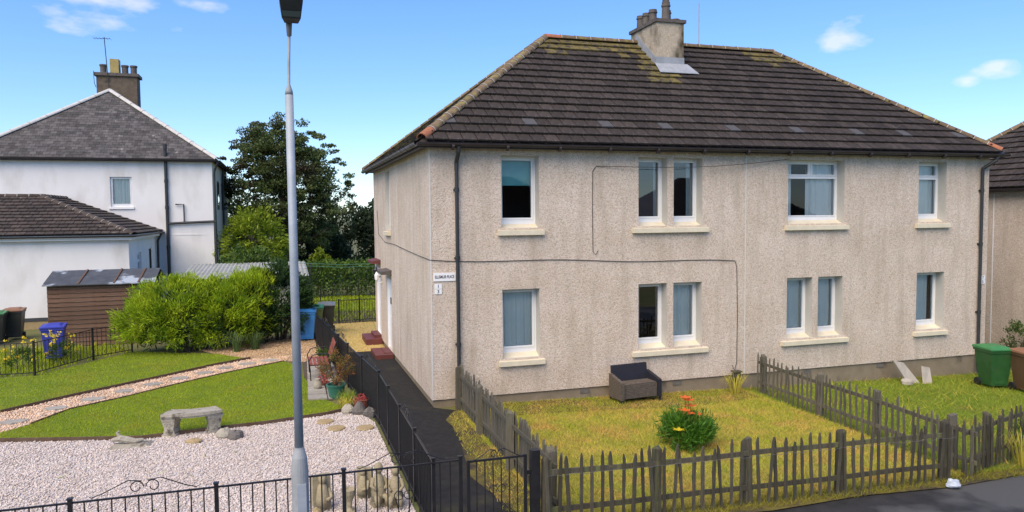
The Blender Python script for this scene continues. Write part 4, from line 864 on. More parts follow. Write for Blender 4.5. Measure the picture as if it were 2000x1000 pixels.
bin_((13.62, -1.35, g(13.6)), -.25, 'bin_green', 'bin_green_lid', 'green wheelie bin by the far corner of the pebble-dashed house')
bin_((13.95, -2.0, g(14)), -.25, 'bin_brown', 'bin_brown_lid', 'brown wheelie bin marked with a white 5 at the right edge', num='5')

# ------------------------------------------------------------------ picket fences
def picket_mesh(h, wd, seed):
    rr = random.Random(seed); mb = MB(); n = 5; pts = []; t = .011
    for i in range(n+1):
        z = h*i/n; pts.append((rr.uniform(-.008, .008)*(i > 0), z))
    w2 = wd/2*rr.uniform(.8, 1.15); prof = []
    for i, (dx, z) in enumerate(pts):
        k = w2*(1+rr.uniform(-.15, .15)) if i < n else w2*.25
        if i == n-1: prof.append((dx, z+h*.12, w2))
        else: prof.append((dx, z, k))
    vs_ = []
    for dx, z, k in prof: vs_ += [(dx-k, -t, z), (dx+k, -t, z), (dx+k, t, z), (dx-k, t, z)]
    m_ = len(prof); fs = [(0, 3, 2, 1), (4*m_-4, 4*m_-3, 4*m_-2, 4*m_-1)]+[(4*i+j, 4*i+(j+1) % 4, 4*i+4+(j+1) % 4, 4*i+4+j) for i in range(m_-1) for j in range(4)]
    return mb.add(vs_, fs)
def picket_fence(name, A, B, h, spacing, label, posts, rails=(.28, .82), mat='picket', side=1, wd=.045, lean=.03, post_h=None, railmat=None, seed=0, vary=.05, skip=()):
    A, B = Vector((*A, g(A[0]))), Vector((*B, g(B[0]))); d = B-A; L_ = d.length; t = d.normalized(); a = math.atan2(d.y, d.x); nrm = Vector((-t.y, t.x, 0)).normalized()*side
    o = empty(name, A, label, 'fence', 'wooden picket fences'); ms = [picket_mesh(h*(1+.03*k), wd, seed+k).mesh('picket', mat) for k in range(-2, 4)]
    rr = random.Random(seed); n = int(L_/spacing)
    for i in range(n+1):
        if i in skip: continue
        p = A+t*(i*spacing)+nrm*(.045+rr.uniform(-.006, .006)); p.z = g(p.x)+rr.uniform(-.02, .03)
        M4 = Matrix.Translation(p-A) @ Matrix.Rotation(a, 4, 'Z') @ Matrix.Rotation(rr.gauss(0, lean), 4, 'Y') @ Matrix.Rotation(rr.gauss(0, .02), 4, 'X')
        inst('picket', ms[rr.randrange(6)], o, M4)
    for f in rails:
        k = 6; rb = MB(); pts = []
        for i in range(k+1):
            q = A+t*(L_*i/k)+nrm*.012; q.z = g(q.x)+h*f+rr.uniform(-vary, vary)*.25
            pts.append(q)
        for p, q in zip(pts[:-1], pts[1:]):
            e = nrm*.016; zz = Vector((0, 0, .032)); rb.hexa([p-e-zz, q-e-zz, q+e-zz, p+e-zz], [p-e+zz, q-e+zz, q+e+zz, p+e+zz])
        rb.build('rail', railmat or mat, o)
    ph = post_h or h*1.02
    for f in posts:
        p = A+t*(L_*f)-nrm*.03; p.z = g(p.x); mb = MB(); s = .055; tw = Matrix.Rotation(a+rr.gauss(0, .05), 4, 'Z'); lx, ly = rr.gauss(0, .015), rr.gauss(0, .015)
        bot = [p+tw @ Vector((x*s, y_*s, -.1)) for x, y_ in ((-1, -1), (1, -1), (1, 1), (-1, 1))]; top = [p+tw @ Vector((x*s*.9+lx, y_*s*.9+ly, ph+rr.uniform(-.03, .04))) for x, y_ in ((-1, -1), (1, -1), (1, 1), (-1, 1))]
        mb.hexa(bot, top); c = sum(top, Vector())/4; mb.hexa(top, [c+(q-c)*.7+Vector((0, 0, .02)) for q in top]); mb.build('post', railmat or mat, o)
    return o
picket_fence('picket_fence', (.22, -6.28), (6.85, -6.22), .88, .149, 'dark weathered picket fence along the pavement in front of the dry lawn', (.0, .235, .452, .69, .985), side=-1, seed=3, mat='picket')
picket_fence('picket_fence', (.5, -.15), (.42, -6.05), .86, .115, 'close-set grey picket fence beside the tarmac side path', (.03, .33, .66, .97), mat='picket_grey', side=1, wd=.07, seed=11)
picket_fence('picket_fence', (7.62, -.4), (7.3, -6.3), .84, .15, 'green-stained picket fence dividing the two front lawns', (.02, .36, .63, .92), side=-1, seed=23, mat='picket_grey', wd=.04)
picket_fence('picket_fence', (7.15, -6.2), (12.0, -4.6), .86, .15, 'leaning picket fence continuing past the dividing fence at the right', (.17, .5, .85), side=-1, seed=37, lean=.06, wd=.045, mat='picket')
picket_fence('picket_fence', (15.1, 2.6), (17.9, 2.6), .95, .17, 'short dark picket fence between the two pebble-dashed houses', (.02, .5, .97), side=-1, seed=41, wd=.06)
wr_ = MB(); pts = [(.2+6.6*t, -6.36-.008*math.sin(t*90), g(6.6*t)+.70+.008*math.sin(t*140)) for t in np.linspace(0, 1, 120)]; wr_.tube(pts, .0025, 4)
wr_.thing('fence_wire', 'gutter_grey', 'thin pale wire strung along the pavement picket fence', 'wire', (.2, -6.36, .5))

# ------------------------------------------------------------------ black railings
def scroll(mb, P, s0, z, s=1.):
    """wrought iron scroll pair on the rail: P(u, v) gives a point"""
    for sg_ in (-1, 1):
        pts = []
        for i in range(15):
            a = i/14*PI*2.0; r_ = .075*s*(1-.55*i/14); pts.append(P(s0+sg_*(.085*s-r_*math.cos(a)*1.0+.0), z+.085*s+r_*math.sin(a)))
        mb.tube(pts, .006, 5); q = [P(s0+sg_*.03*s, z+.15*s), P(s0+sg_*.16*s, z+.17*s), P(s0+sg_*.42*s, z+.05*s), P(s0+sg_*.52*s, z+.02*s), P(s0+sg_*.56*s, z+.05*s), P(s0+sg_*.52*s, z+.09*s), P(s0+sg_*.48*s, z+.06*s)]
        mb.tube(q, .006, 5)
def railing(name, pts, h, label, spacing=.105, post_step=1.38, scrolls=(), posts=True, rail_low=.1, group='black metal railings', hearts=()):
    base = Vector((*pts[0], g(pts[0][0]))); o = empty(name, base, label, 'railing', group)
    bar = MB().tube([(0, 0, rail_low), (0, 0, h)], .008, 6).mesh('bar', 'black'); post = MB().box(-.022, .022, -.022, .022, -.1, h+.03).box(-.03, .03, -.03, .03, h+.03, h+.045).mesh('post', 'black')
    pan = 0
    for (x0, y0), (x1, y1) in zip(pts[:-1], pts[1:]):
        a, b = Vector((x0, y0, g(x0))), Vector((x1, y1, g(x1))); L_ = (b-a).length; t = (b-a)/L_; k = max(1, round(L_/post_step)); ang = math.atan2(t.y, t.x)
        for i in range(k):
            p, q = a+t*(L_*i/k), a+t*(L_*(i+1)/k); pl_ = (q-p).length
            if posts: inst('post', post, o, Matrix.Translation(p-base) @ Matrix.Rotation(ang, 4, 'Z'))
            n_ = Vector((-t.y, t.x, 0))*.011
            for z0, z1 in ((h-.018, h), (rail_low-.02, rail_low)):
                rl = MB().hexa([p-n_+Vector((0, 0, z0)), q-n_+Vector((0, 0, z0)), q+n_+Vector((0, 0, z0)), p+n_+Vector((0, 0, z0))], [p-n_+Vector((0, 0, z1)), q-n_+Vector((0, 0, z1)), q+n_+Vector((0, 0, z1)), p+n_+Vector((0, 0, z1))]); rl.build('rail', 'black', o)
            nb_ = int(pl_/spacing)
            for j in range(1, nb_): inst('bar', bar, o, Matrix.Translation(p+t*(pl_*j/nb_)-base))
            if pan in scrolls:
                sc = MB(); mid = (p+q)/2; scroll(sc, lambda u, v: mid+t*u+Vector((0, 0, v)), 0, h, 1.); sc.build('scroll', 'black', o)
            if pan in hearts:
                mid = (p+q)/2; F = lambda u, v: mid+t*u+Vector((0, 0, v))
                for sg_ in (-1, 1):
                    sc = MB(); sc.tube([F(sg_*(.06+.055*math.cos(a_)), h-.36+.055*math.sin(a_)) for a_ in np.linspace(0, 2*PI, 13)], .006, 5); sc.tube([F(sg_*.11, h-.38), F(sg_*.06, h-.55), F(0, h-.7)], .006, 5); sc.build('scroll', 'black', o)
            pan += 1
    e = Vector((*pts[-1], g(pts[-1][0])))
    if posts: inst('post', post, o, Matrix.Translation(e-base))
    return o
railing('front_railing', [(-6.5, -6.2), (-5.11, -6.2), (-3.67, -6.2), (-2.28, -6.2), (-.88, -6.2)], .985, 'black scrolled railings along the pavement in front of the white gravel', .125, 1.4, (1, 3), hearts=(3,))
railing('path_railing', [(-1.21, -6.16), (-1.2, -.8), (-1.5, 2.5), (-1.95, 8.3)], .985, 'long black railings between the gravel garden and the tarmac side path', .10, 1.35, (1, 4, 6, 8))
railing('boundary_railing', [(-12.5, 6.5), (-8.95, 6.35), (-8.05, 8.3), (-7.2, 9.1)], .86, 'black railings at the left in front of the brown shed and blue bin', .125, 1.6)
railing('back_railing', [(-.95, 12.95), (.6, 13.35), (3.5, 13.9)], .86, 'black railings across the back garden behind the straw grass', .1, 1.0)
railing('far_railing', [(-3, 20.2), (4, 20.0)], .6, 'dark low railings in front of the far hedge', .16, 1.7)
# gate
gate = empty('garden_gate', (-.78, -6.2, -.15), 'black scrolled metal gate across the tarmac side path', 'gate')
gx0, gx1, gh = -.78, -.04, .96
fr = MB()
for x in (gx0, gx1): fr.box(x-.018, x+.018, -6.218, -6.182, -.07, gh-.15)
fr.box(gx0+.018, gx1-.018, -6.212, -6.188, gh-.18, gh-.155); fr.box(gx0+.018, gx1-.018, -6.212, -6.188, -.05, -.02); fr.build('frame', 'black', gate)
gb = MB().tube([(0, 0, .12), (0, 0, gh-.02)], .008, 6).mesh('bar', 'black')
for i in range(1, 7): inst('bar', gb, gate, Matrix.Translation((i*(gx1-gx0)/7, 0, 0)))
sc = MB(); mid = (gx0+gx1)/2; scroll(sc, lambda u, v: Vector((mid+u*.75, -6.2, v-.15)), 0, gh-.15+.13, .75)
for sg_ in (-1, 1): MB().tube([(mid+sg_*(.055+.05*math.cos(a_)), -6.2, gh-.55+.05*math.sin(a_)) for a_ in np.linspace(0, 2*PI, 13)], .005, 5).build('scroll', 'black', gate)
sc.build('scroll', 'black', gate); MB().box(gx1-.0, gx1+.12, -6.215, -6.185, .55, .6).build('latch', 'black', gate)
MB().box(.03, .14, -6.26, -6.15, -.3, .86).thing('gate_post', 'black', 'thick black square gate post between gate and picket fence', 'post', (.085, -6.2, -.15))

# ------------------------------------------------------------------ street lamp
sl = empty('street_lamp', (-2.79, -7.4, -.15), 'galvanised grey street lamp column rising in front of the gravel garden', 'street lamp')
MB().lathe((-2.79, -7.4, -.15), [(.083, -.1), (.083, 1.45), (.072, 1.6), (.05, 1.68), (.047, 1.70)], 20).build('base', 'galv_base', sl, smooth=False)
MB().box(-2.79-.03, -2.79+.055, -7.4-.088, -7.4-.06, .35, 1.2).build('access_door', 'galv', sl)
MB().tube([(-2.79, -7.4, 1.5), (-2.795, -7.4, 3.4), (-2.80, -7.4, 5.0)], [.043, .041, .039], 18).build('shaft', 'galv', sl, smooth=True)
MB().tube([(-2.80, -7.4, 5.0), (-2.80, -7.4, 5.04), (-2.80, -7.4, 5.10), (-2.795, -7.4, 5.3), (-2.785, -7.4, 5.58)], [.039, .034, .014, .0135, .0135], 14).build('bracket', 'galv_base', sl, smooth=True)
hd = MB(); prof = []
for i, (z, wx, y0, y1) in enumerate(((5.66, .055, -.09, .05), (5.69, .075, -.16, .06), (5.80, .09, -.30, .05), (5.92, .10, -.42, .0), (6.02, .085, -.46, -.1), (6.05, .05, -.42, -.16))):
    prof.append([(-2.765-wx*1.12, -7.4+y0, z-.0), (-2.765+wx*1.15, -7.4+y0, z), (-2.765+wx*1.15, -7.4+y1, z+.05), (-2.765-wx*1.12, -7.4+y1, z+.05)])
for p, q in zip(prof[:-1], prof[1:]): hd.hexa(p, q)
hd.build('lantern', 'lantern', sl)
for z0, z1, mt in ((5.70, 5.74, 'lantern_glass'), (5.84, 5.90, 'lantern_glass')):
    f_ = lambda z: -7.4-.16-.14*(z-5.69)/.11 if z < 5.8 else -7.4-.30-.12*(z-5.8)/.12
    MB().quad((-2.765-.076, f_(z0)-.006, z0), (-2.765+.078, f_(z0)-.006, z0), (-2.765+.088, f_(z1)-.006, z1), (-2.765-.085, f_(z1)-.006, z1)).build('lens', mt, sl)
MB().tube([(-2.785, -7.4, 5.56), (-2.785, -7.42, 5.68)], [.022, .03], 12).build('spigot', 'gutter_grey', sl)

# ------------------------------------------------------------------ garden furniture and ornaments
lv = empty('loveseat', (4.4, -.42, g(4.4)), 'rattan garden loveseat with dark back standing against the house wall', 'seat', rz=.10); lv.scale = (.9, .9, .9)
def lb(nm, x0, x1, y0, y1, z0, z1, mt): return MB().box(x0, x1, y0, y1, z0, z1).build(nm, mt, lv, world=False)
lb('seat_base', -.47, .47, -.27, .16, .12, .43, 'wicker')
MB().hexa([(-.5, .16, .1), (.5, .16, .1), (.5, .24, .1), (-.5, .24, .1)], [(-.5, .24, .84), (.5, .24, .84), (.5, .30, .84), (-.5, .30, .84)]).build('backrest', 'wicker_dark', lv, world=False)
lb('seat_cushion', -.46, .46, -.25, .15, .43, .46, 'wicker')
for x0, x1, mt in ((-.57, -.48, 'wicker'), (.48, .57, 'wicker_dark')):
    MB().add([(x0, -.32, .1), (x1, -.32, .1), (x1, .25, .1), (x0, .25, .1), (x0, -.32, .52), (x1, -.32, .52), (x1, .25, .66), (x0, .25, .66)], [(0, 3, 2, 1), (4, 5, 6, 7), (0, 1, 5, 4), (1, 2, 6, 5), (2, 3, 7, 6), (3, 0, 4, 7)]).build('arm', mt, lv, world=False)
for x in (-.54, .54):
    for y_ in (-.29, .22): lb('leg', x-.02, x+.02, y_-.02, y_+.02, -.02, .1, 'wicker_dark')
# curved stone bench
sb = empty('stone_bench', (-4.55, -.45, -.15), 'curved carved stone bench at the edge of the gravel', 'bench')
def arc(r_, a): return Vector((-4.55+r_*math.sin(a), -.45+1.15-r_*math.cos(a), 0))
st = MB(); K = 10; A_ = .42
for z0, z1, e in ((.20, .23, .02), (.23, .285, 0)):
    lo_ = [arc(1.28-e, -A_+2*A_*i/K) for i in range(K+1)]; hi_ = [arc(.92+e, -A_+2*A_*i/K) for i in range(K+1)]
    for i in range(K): st.hexa([Vector((p.x, p.y, z0)) for p in (lo_[i], lo_[i+1], hi_[i+1], hi_[i])], [Vector((p.x, p.y, z1)) for p in (lo_[i], lo_[i+1], hi_[i+1], hi_[i])])
st.build('seat', 'stone', sb)
for a in (-.33, .33):
    p = arc(1.1, a); lg = MB()
    for z0, z1, w0, w1, q0, q1 in ((-.16, -.10, .13, .13, .13, .13), (-.10, .0, .105, .085, .12, .12), (.0, .12, .085, .115, .12, .13), (.12, .20, .115, .14, .13, .15)):
        rot = lambda x, y_: (p.x+x*math.cos(a)-y_*math.sin(a), p.y+x*math.sin(a)+y_*math.cos(a))
        lg.hexa([(*rot(x*w0, y_*q0), z0) for x, y_ in ((-1, -1), (1, -1), (1, 1), (-1, 1))], [(*rot(x*w1, y_*q1), z1) for x, y_ in ((-1, -1), (1, -1), (1, 1), (-1, 1))])
    l_ = lg.build('leg', 'stone', sb); cv = MB()
    for cx_, cz_, rr_ in ((-.045, .08, .038), (.045, .08, .038), (0, -.02, .04), (-.05, -.05, .02), (.05, -.05, .02)):
        pts = []
        for i in range(16): th = i/15*PI*3.2; q = rr_*(1-i/18); x, y_ = rot(cx_+q*math.cos(th), -.128); pts.append((x, y_, cz_+q*math.sin(th)))
        cv.tube(pts, .008, 5)
    cv.build('carving', 'stone', l_)
def rock(x, y_, rx, ry, rz, label, mat, seed, z=None, name='rock'):
    return MB().blob((x, y_, g(x)+rz*.45 if z is None else z), rx, ry, rz, seed, 12, 8, .2).thing(name, mat, label, 'stone', (x, y_, g(x)), 'loose garden stones', smooth=False)
rock(-4.47, -.95, .15, .1, .05, 'flat rusty brown stone lying in front of the stone bench', 'stone_tan', 1)
rock(-3.98, -.82, .14, .12, .12, 'tan rounded stone touching a dark one, right of the stone bench', 'stone', 2); rock(-3.78, -.93, .15, .13, .11, 'dark rounded stone touching a tan one, right of the stone bench', 'stone_dark', 3)
for x, y_, l in ((-2.19, -.42, 'round tan stepping disc farthest left in the gravel corner'), (-2.02, -.95, 'round tan stepping disc nearest the lamp column in the gravel'), (-1.5, -1.1, 'round tan stepping disc next to the black path railing')):
    MB().lathe((x, y_, -.15), [(.15, 0), (.165, .02), (.16, .04), (.13, .045), (.02, .046)], 16).thing('stepping_disc', 'stone_tan', l, 'stepping stone', (x, y_, -.15), 'round discs in the gravel')
rock(-1.72, .1, .13, .1, .13, 'pale grey rock at the gravel corner below the flower bowl', 'stone', 4); rock(-1.5, -.02, .13, .12, .17, 'upright dark grey rock at the gravel corner', 'stone_dark', 5); rock(-1.33, -.25, .12, .1, .13, 'dark grey rock tight against the black path railing', 'stone_dark', 6)
dw = MB().tube([(-5.8, -.78, -.02), (-5.66, -.8, .0), (-5.55, -.82, -.03), (-5.42, -.84, -.06), (-5.3, -.82, -.04)], [.03, .06, .065, .05, .025], 8); dw.tube([(-5.66, -.8, .0), (-5.72, -.76, .1), (-5.68, -.78, .13)], [.03, .03, .015], 7); dw.hexa([(-5.85, -.98, -.14), (-5.2, -.98, -.14), (-5.15, -.7, -.14), (-5.8, -.7, -.14)], [(-5.8, -.95, -.09), (-5.25, -.95, -.09), (-5.2, -.72, -.09), (-5.75, -.72, -.09)])
dw.thing('lizard_ornament', 'stone', 'weathered grey-brown ornament on a flat stone at the gravel edge', 'ornament', (-5.5, -.85, -.15))
# stone figures behind the front railing
def figure(x, y_, s, label, rz, kind):
    o = empty('stone_statue', (x, y_, -.15), label, 'statue', 'stone garden figures', rz)
    MB().box(-.10*s, .10*s, -.09*s, .09*s, -.01, .08*s).build('base', 'statue', o, world=False)
    if kind == 'urn': MB().lathe((0, 0, .08*s), [(.07*s, 0), (.04*s, .05*s), (.05*s, .15*s), (.1*s, .28*s), (.12*s, .36*s), (.09*s, .36*s), (.08*s, .33*s)], 12).build('bowl', 'statue', o, world=False)
    elif kind == 'block':
        MB().box(-.13*s, .13*s, .0, .08*s, .08*s, .5*s).build('back_slab', 'statue', o, world=False); b = MB().tube([(0, -.03*s, .08*s), (0, -.04*s, .2*s), (0, -.02*s, .34*s), (0, -.02*s, .4*s)], [.11*s, .1*s, .07*s, .04*s], 10); b.blob((0, -.03*s, .45*s), .06*s, .06*s, .07*s, 3, 10, 8, .05); b.tube([(.09*s, -.03*s, .3*s), (.1*s, -.12*s, .2*s), (.02*s, -.14*s, .18*s)], .03*s, 7); b.build('body', 'statue', o, world=False, smooth=True)
    else:
        b = MB().tube([(0, 0, .06*s), (0, 0, .2*s), (0, .01*s, .34*s), (0, 0, .42*s), (0, 0, .47*s)], [.105*s, .10*s, .085*s, .06*s, .03*s], 12); b.blob((0, -.01*s, .53*s), .062*s, .066*s, .075*s, 2, 12, 9, .04)
        for sg_ in (-1, 1): b.tube([(sg_*.07*s, 0, .40*s), (sg_*.11*s, -.03*s, .30*s), (sg_*.06*s, -.1*s, .26*s)], [.03*s, .028*s, .022*s], 7); b.tube([(sg_*.05*s, -.05*s, .15*s), (sg_*.07*s, -.16*s, .15*s), (sg_*.07*s, -.17*s, .06*s)], [.045*s, .042*s, .035*s], 7)
        b.build('body', 'statue', o, world=False, smooth=True)
figure(-2.47, -4.75, .95, 'pale stone figure seated against a slab, nearest the lamp column', .3, 'block'); figure(-2.13, -5.05, .8, 'small stone urn on a plinth behind the railing post', 0, 'urn')
figure(-1.88, -4.5, .85, 'mossy stone figure holding a basin behind the railing scrolls', -.5, 'block'); figure(-1.72, -4.85, 1.0, 'tallest stone child figure sitting on a plinth behind the railings', .2, 'child'); figure(-1.5, -4.95, .95, 'slim stone figure nearest the path railing', -.2, 'child')
rock(-2.55, -5.15, .1, .09, .12, 'tan boulder at the foot of the seated stone figure', 'stone_tan', 12)
# red slatted bench with black iron arms
rb = empty('garden_bench', (-1.98, 3.75, -.15), 'garden bench with red-brown slats and curved black iron arms', 'bench', rz=0)
YB0, YB1 = -.5, .5
for i in range(5): MB().box(-.36+i*.095, -.285+i*.095, YB0, YB1, .415, .435).build('seat_slat', 'bench_wood', rb, world=False)
for i in range(4):
    z = .52+i*.1; x = .13+i*.032; MB().hexa([(x, YB0, z), (x+.02, YB0, z), (x+.02, YB1, z), (x, YB1, z)], [(x+.025, YB0, z+.08), (x+.045, YB0, z+.08), (x+.045, YB1, z+.08), (x+.025, YB1, z+.08)]).build('back_slat', 'bench_wood', rb, world=False)
for y_ in (YB0+.01, YB1-.01):
    fr = MB(); fr.tube([(-.34, y_, 0), (-.35, y_, .3), (-.38, y_, .5), (-.3, y_, .64), (-.15, y_, .68), (.05, y_, .66), (.2, y_, .6)], .014, 7); fr.tube([(.2, y_, 0), (.12, y_, .4), (.16, y_, .6), (.28, y_, .95)], .015, 7); fr.tube([(-.36, y_, .405), (.13, y_, .405)], .014, 7); fr.build('iron_arm', 'black', rb, world=False)
# pots
pt = empty('plant_pot', (-1.85, 1.5, -.15), 'glazed green pot holding a feathery orange-leaved shrub', 'plant pot')
MB().lathe((-1.85, 1.5, -.15), [(.13, 0), (.15, .05), (.195, .27), (.215, .28), (.215, .31), (.185, .31), (.175, .26), (.02, .25)], 20).build('pot', 'pot_green', pt)
C_, D2 = clumps((-1.82, 1.55, .52), (.42, .40, .34), 46, .12, 36, .3)
V, F = leafmesh(C_, D2, .06, .016, .6); npmesh('foliage', V, F, 'leaf_orange', pt)
q = MB()
for i in range(9): a = i*.7; q.tube([(-1.85, 1.5, .08), (-1.85+.12*math.cos(a), 1.5+.12*math.sin(a), .35), (-1.83+.3*math.cos(a), 1.53+.3*math.sin(a), .6)], [.012, .009, .004], 5)
q.build('stem', 'wood_trunk', pt)
MB().lathe((-2.2, 2.4, -.15), [(.05, 0), (.09, .06), (.1, .12), (.07, .2), (.05, .24), (.07, .27), (.04, .27)], 14).thing('stone_urn', 'stone', 'small round grey urn beside the green pot', 'urn', (-2.2, 2.4, -.15), smooth=True)
ub = empty('potted_flowers', (-2.05, 2.75, -.15), 'low dish of dull red flowers behind the small urn', 'plant'); MB().lathe((-2.05, 2.75, -.15), [(.1, 0), (.15, .1), (.13, .1), (.02, .08)], 12).build('dish', 'terracotta', ub)
C_, D2 = clumps((-2.05, 2.75, .05), (.16, .16, .1), 14, .06, 14, .2); V, F = leafmesh(C_, D2, .05, .03, .8); npmesh('foliage', V, F, 'petal_red', ub)
fp = empty('plant_pot', (-1.9, 4.3, -.115), 'grey pot of leafy plants standing behind the red bench', 'plant pot'); MB().lathe((-1.9, 4.55, -.115), [(.1, 0), (.16, .28), (.18, .3), (.15, .3), (.02, .26)], 14).build('pot', 'gutter_grey', fp)
C_, D2 = clumps((-1.9, 4.55, .3), (.2, .2, .14), 14, .08, 20, .2); V, F = leafmesh(C_, D2, .09, .03, .6); npmesh('foliage', V, F, 'leaf_mid', fp)
bw = empty('flower_bowl', (-1.42, .45, -.15), 'terracotta bowl of dark red flowers by the path railing', 'plant pot'); MB().lathe((-1.42, .45, -.15), [(.1, 0), (.14, .03), (.165, .17), (.175, .19), (.15, .19), (.02, .17)], 16).build('bowl', 'terracotta', bw)
C_, D2 = clumps((-1.42, .45, .06), (.13, .13, .05), 12, .05, 14, .2); V, F = leafmesh(C_, D2, .04, .03, .9); npmesh('foliage', V, F, 'petal_red', bw)
# lily clump on the dry lawn
ly = empty('lily_plant', (3.75, -3.7, g(3.75)), 'bright green lily clump with orange flowers on the dry lawn', 'plant'); zb = g(3.75)
C_, D2 = clumps((3.75, -3.7, zb+.3), (.46, .42, .32), 46, .17, 80, .1, lo=-.7); D2[:, 2] += .6; C_[:, 2] = np.maximum(C_[:, 2], zb+.02); V, F = leafmesh(C_, D2, .13, .022, .6); npmesh('foliage', V, F, 'leaf_bright', ly)
for i, (x, y_, z, mt) in enumerate(((3.83, -3.62, .78, 'petal_orange'), (3.72, -3.8, .60, 'petal_orange'), (3.95, -3.75, .55, 'petal_orange'), (3.9, -3.6, .60, 'petal_yellow'), (3.45, -3.95, .38, 'petal_yellow'), (3.86, -3.64, .68, 'petal_orange'), (3.79, -3.58, .82, 'petal_orange'), (3.68, -3.74, .64, 'petal_orange'))):
    fl = MB(); c = Vector((x, y_, zb+z))
    for j in range(6):
        a = j*PI/3; d = Vector((math.cos(a), math.sin(a), .35)); s = Vector((-math.sin(a), math.cos(a), 0))*.022; fl.add([c, c+d*.065+s*1.5, c+d*.13-Vector((0, 0, .01)), c+d*.065-s*1.5], [(0, 1, 2, 3)])
    f_ = fl.build('flower', mt, ly); MB().tube([(x, y_, zb+.15), c], .006, 5).build('stem', 'leaf_bright', f_)
# rubble, litter, meter post
rbm = [((12.05, -.5), .42, .16, .55, -.25, 'tall broken grey slab leaning against the house plinth'), ((12.35, -.62), .3, .14, .38, .2, 'pale broken slab propped beside the taller one')]
for (x, y_), a, b, h_, ln, l in rbm:
    z = g(x); MB().hexa([(x-a/2, y_-b/2, z-.03), (x+a/2*.7, y_-b/2, z-.03), (x+a/2*.7, y_-b/2+.05, z-.03), (x-a/2, y_-b/2+.05, z-.03)], [(x-a/2+ln, y_+.18, z+h_), (x+a*.3+ln, y_+.2, z+h_*.86), (x+a*.3+ln, y_+.25, z+h_*.86), (x-a/2+ln, y_+.23, z+h_)]).thing('broken_slab', 'rubble', l, 'slab', (x, y_, z), 'broken slabs by the wall')
rock(11.75, -.6, .16, .12, .1, 'small rubble lump at the foot of the leaning slabs', 'rubble', 21, name='rubble_lump')
MB().blob((6.62, -6.5, g(6.6)+.05), .12, .09, .06, 9, 14, 10, .3).thing('litter_bag', 'plastic_bag', 'crumpled white plastic bag at the fence end on the verge', 'litter', (6.62, -6.5, g(6.6)))
mp_ = MB().box(7.05, 7.2, -.28, -.16, g(7.1)-.05, .12); mp_.box(7.02, 7.23, -.3, -.14, .12, .15)
mp_.thing('meter_post', 'picket', 'short dark stump by the wall where the fence meets the house', 'post', (7.12, -.2, g(7.1)))

# ------------------------------------------------------------------ plants
def bush(name, base, label, shells, mat, leaf, jit=.5, up_=0, cat='shrub', stems=5, group=None):
    o = empty(name, base, label, cat, group); Cs, Ds = [], []
    for sh_ in shells: C_, D2 = clumps(**sh_); Cs.append(C_); Ds.append(D2)
    C_, D2 = np.concatenate(Cs), np.concatenate(Ds); D2[:, 2] += up_; k = C_[:, 2] > base[2]-.02; V, F = leafmesh(C_[k], D2[k], leaf[0], leaf[1], jit); npmesh('foliage', V, F, mat, o)
    q = MB(); c0 = Vector(shells[0]['c']); b = Vector(base)
    for i in range(stems):
        a = i*2.4; e = c0+Vector((math.cos(a)*shells[0]['r'][0]*.6, math.sin(a)*shells[0]['r'][1]*.6, shells[0]['r'][2]*.3)); q.tube([b+Vector((.1*math.cos(a), .1*math.sin(a), -.05)), (b+e)/2, e], [.04, .03, .01], 6)
    q.build('stem', 'wood_trunk', o); return o
S_ = lambda c, r, K, cr, per, **k: dict(c=c, r=r, K=K, cr=cr, per=per, **k)
bush('golden_conifer', (-5.6, 8.9, -.15), 'large spreading golden-green conifer bush in front of the shed', [S_((-5.9, 9.0, .95), (1.35, 1.0, 1.15), 130, .24, 95, lo=-.7), S_((-4.6, 9.0, .9), (1.15, 1.0, 1.1), 110, .24, 95, lo=-.7), S_((-6.7, 8.8, .75), (.9, .8, .75), 60, .22, 90, lo=-.7), S_((-3.8, 9.2, 1.1), (.8, .9, 1.15), 80, .24, 95, lo=-.7)], 'leyland', (.17, .026), .42, .5, stems=9)
ic, idr = clumps((-5.3, 9.05, .7), (1.9, .8, .85), 130, .28, 45, .2, lo=-.8); iv, if_ = leafmesh(ic[ic[:, 2] > -.12], idr[ic[:, 2] > -.12], .22, .045, .6); npmesh('inner_foliage', iv, if_, 'leyland_dark', bpy.data.objects['golden_conifer'])  # dark leaf colour inside the golden bush paints its inner and lower shade
bush('dark_conifer', (-3.0, 9.9, -.15), 'dark green conifer bush between the golden bush and the blue bin', [S_((-3.0, 9.7, 1.05), (.95, .95, 1.3), 150, .22, 65, lo=-.8)], 'leyland_dark', (.2, .045), .5, .3)
def strap_plant(base, label, n, h, spread, mat='leaf_strap', wd=.025, name='strap_plant'):
    o = empty(name, base, label, 'plant', 'strap-leaved clumps'); q = MB(); rr = random.Random(n); b = Vector(base)
    for i in range(n):
        a = rr.uniform(0, 6.28); s = rr.uniform(.3, 1)*spread; hh = h*rr.uniform(.7, 1.1); d = Vector((math.cos(a), math.sin(a), 0)); sd_ = Vector((-d.y, d.x, 0))*wd*rr.uniform(.6, 1.2)/2; r0 = b+d*rr.uniform(0, .12)
        p = [r0, r0+d*s*.25+Vector((0, 0, hh*.6)), r0+d*s*.65+Vector((0, 0, hh)), r0+d*s+Vector((0, 0, hh*.72))]
        for k_ in range(3):
            w0 = sd_*(1-.25*k_); w1 = sd_*(.75-.3*k_); q.add([p[k_]-w0, p[k_]+w0, p[k_+1]+w1, p[k_+1]-w1], [(0, 1, 2, 3)])
    q.build('foliage', mat, o); return o
strap_plant((-4.25, 8.15, -.15), 'arching strap-leaved clump at the foot of the golden bush, left one', 70, .6, .5); strap_plant((-3.75, 8.3, -.15), 'arching strap-leaved clump nearer the bins under the golden bush', 60, .55, .5)
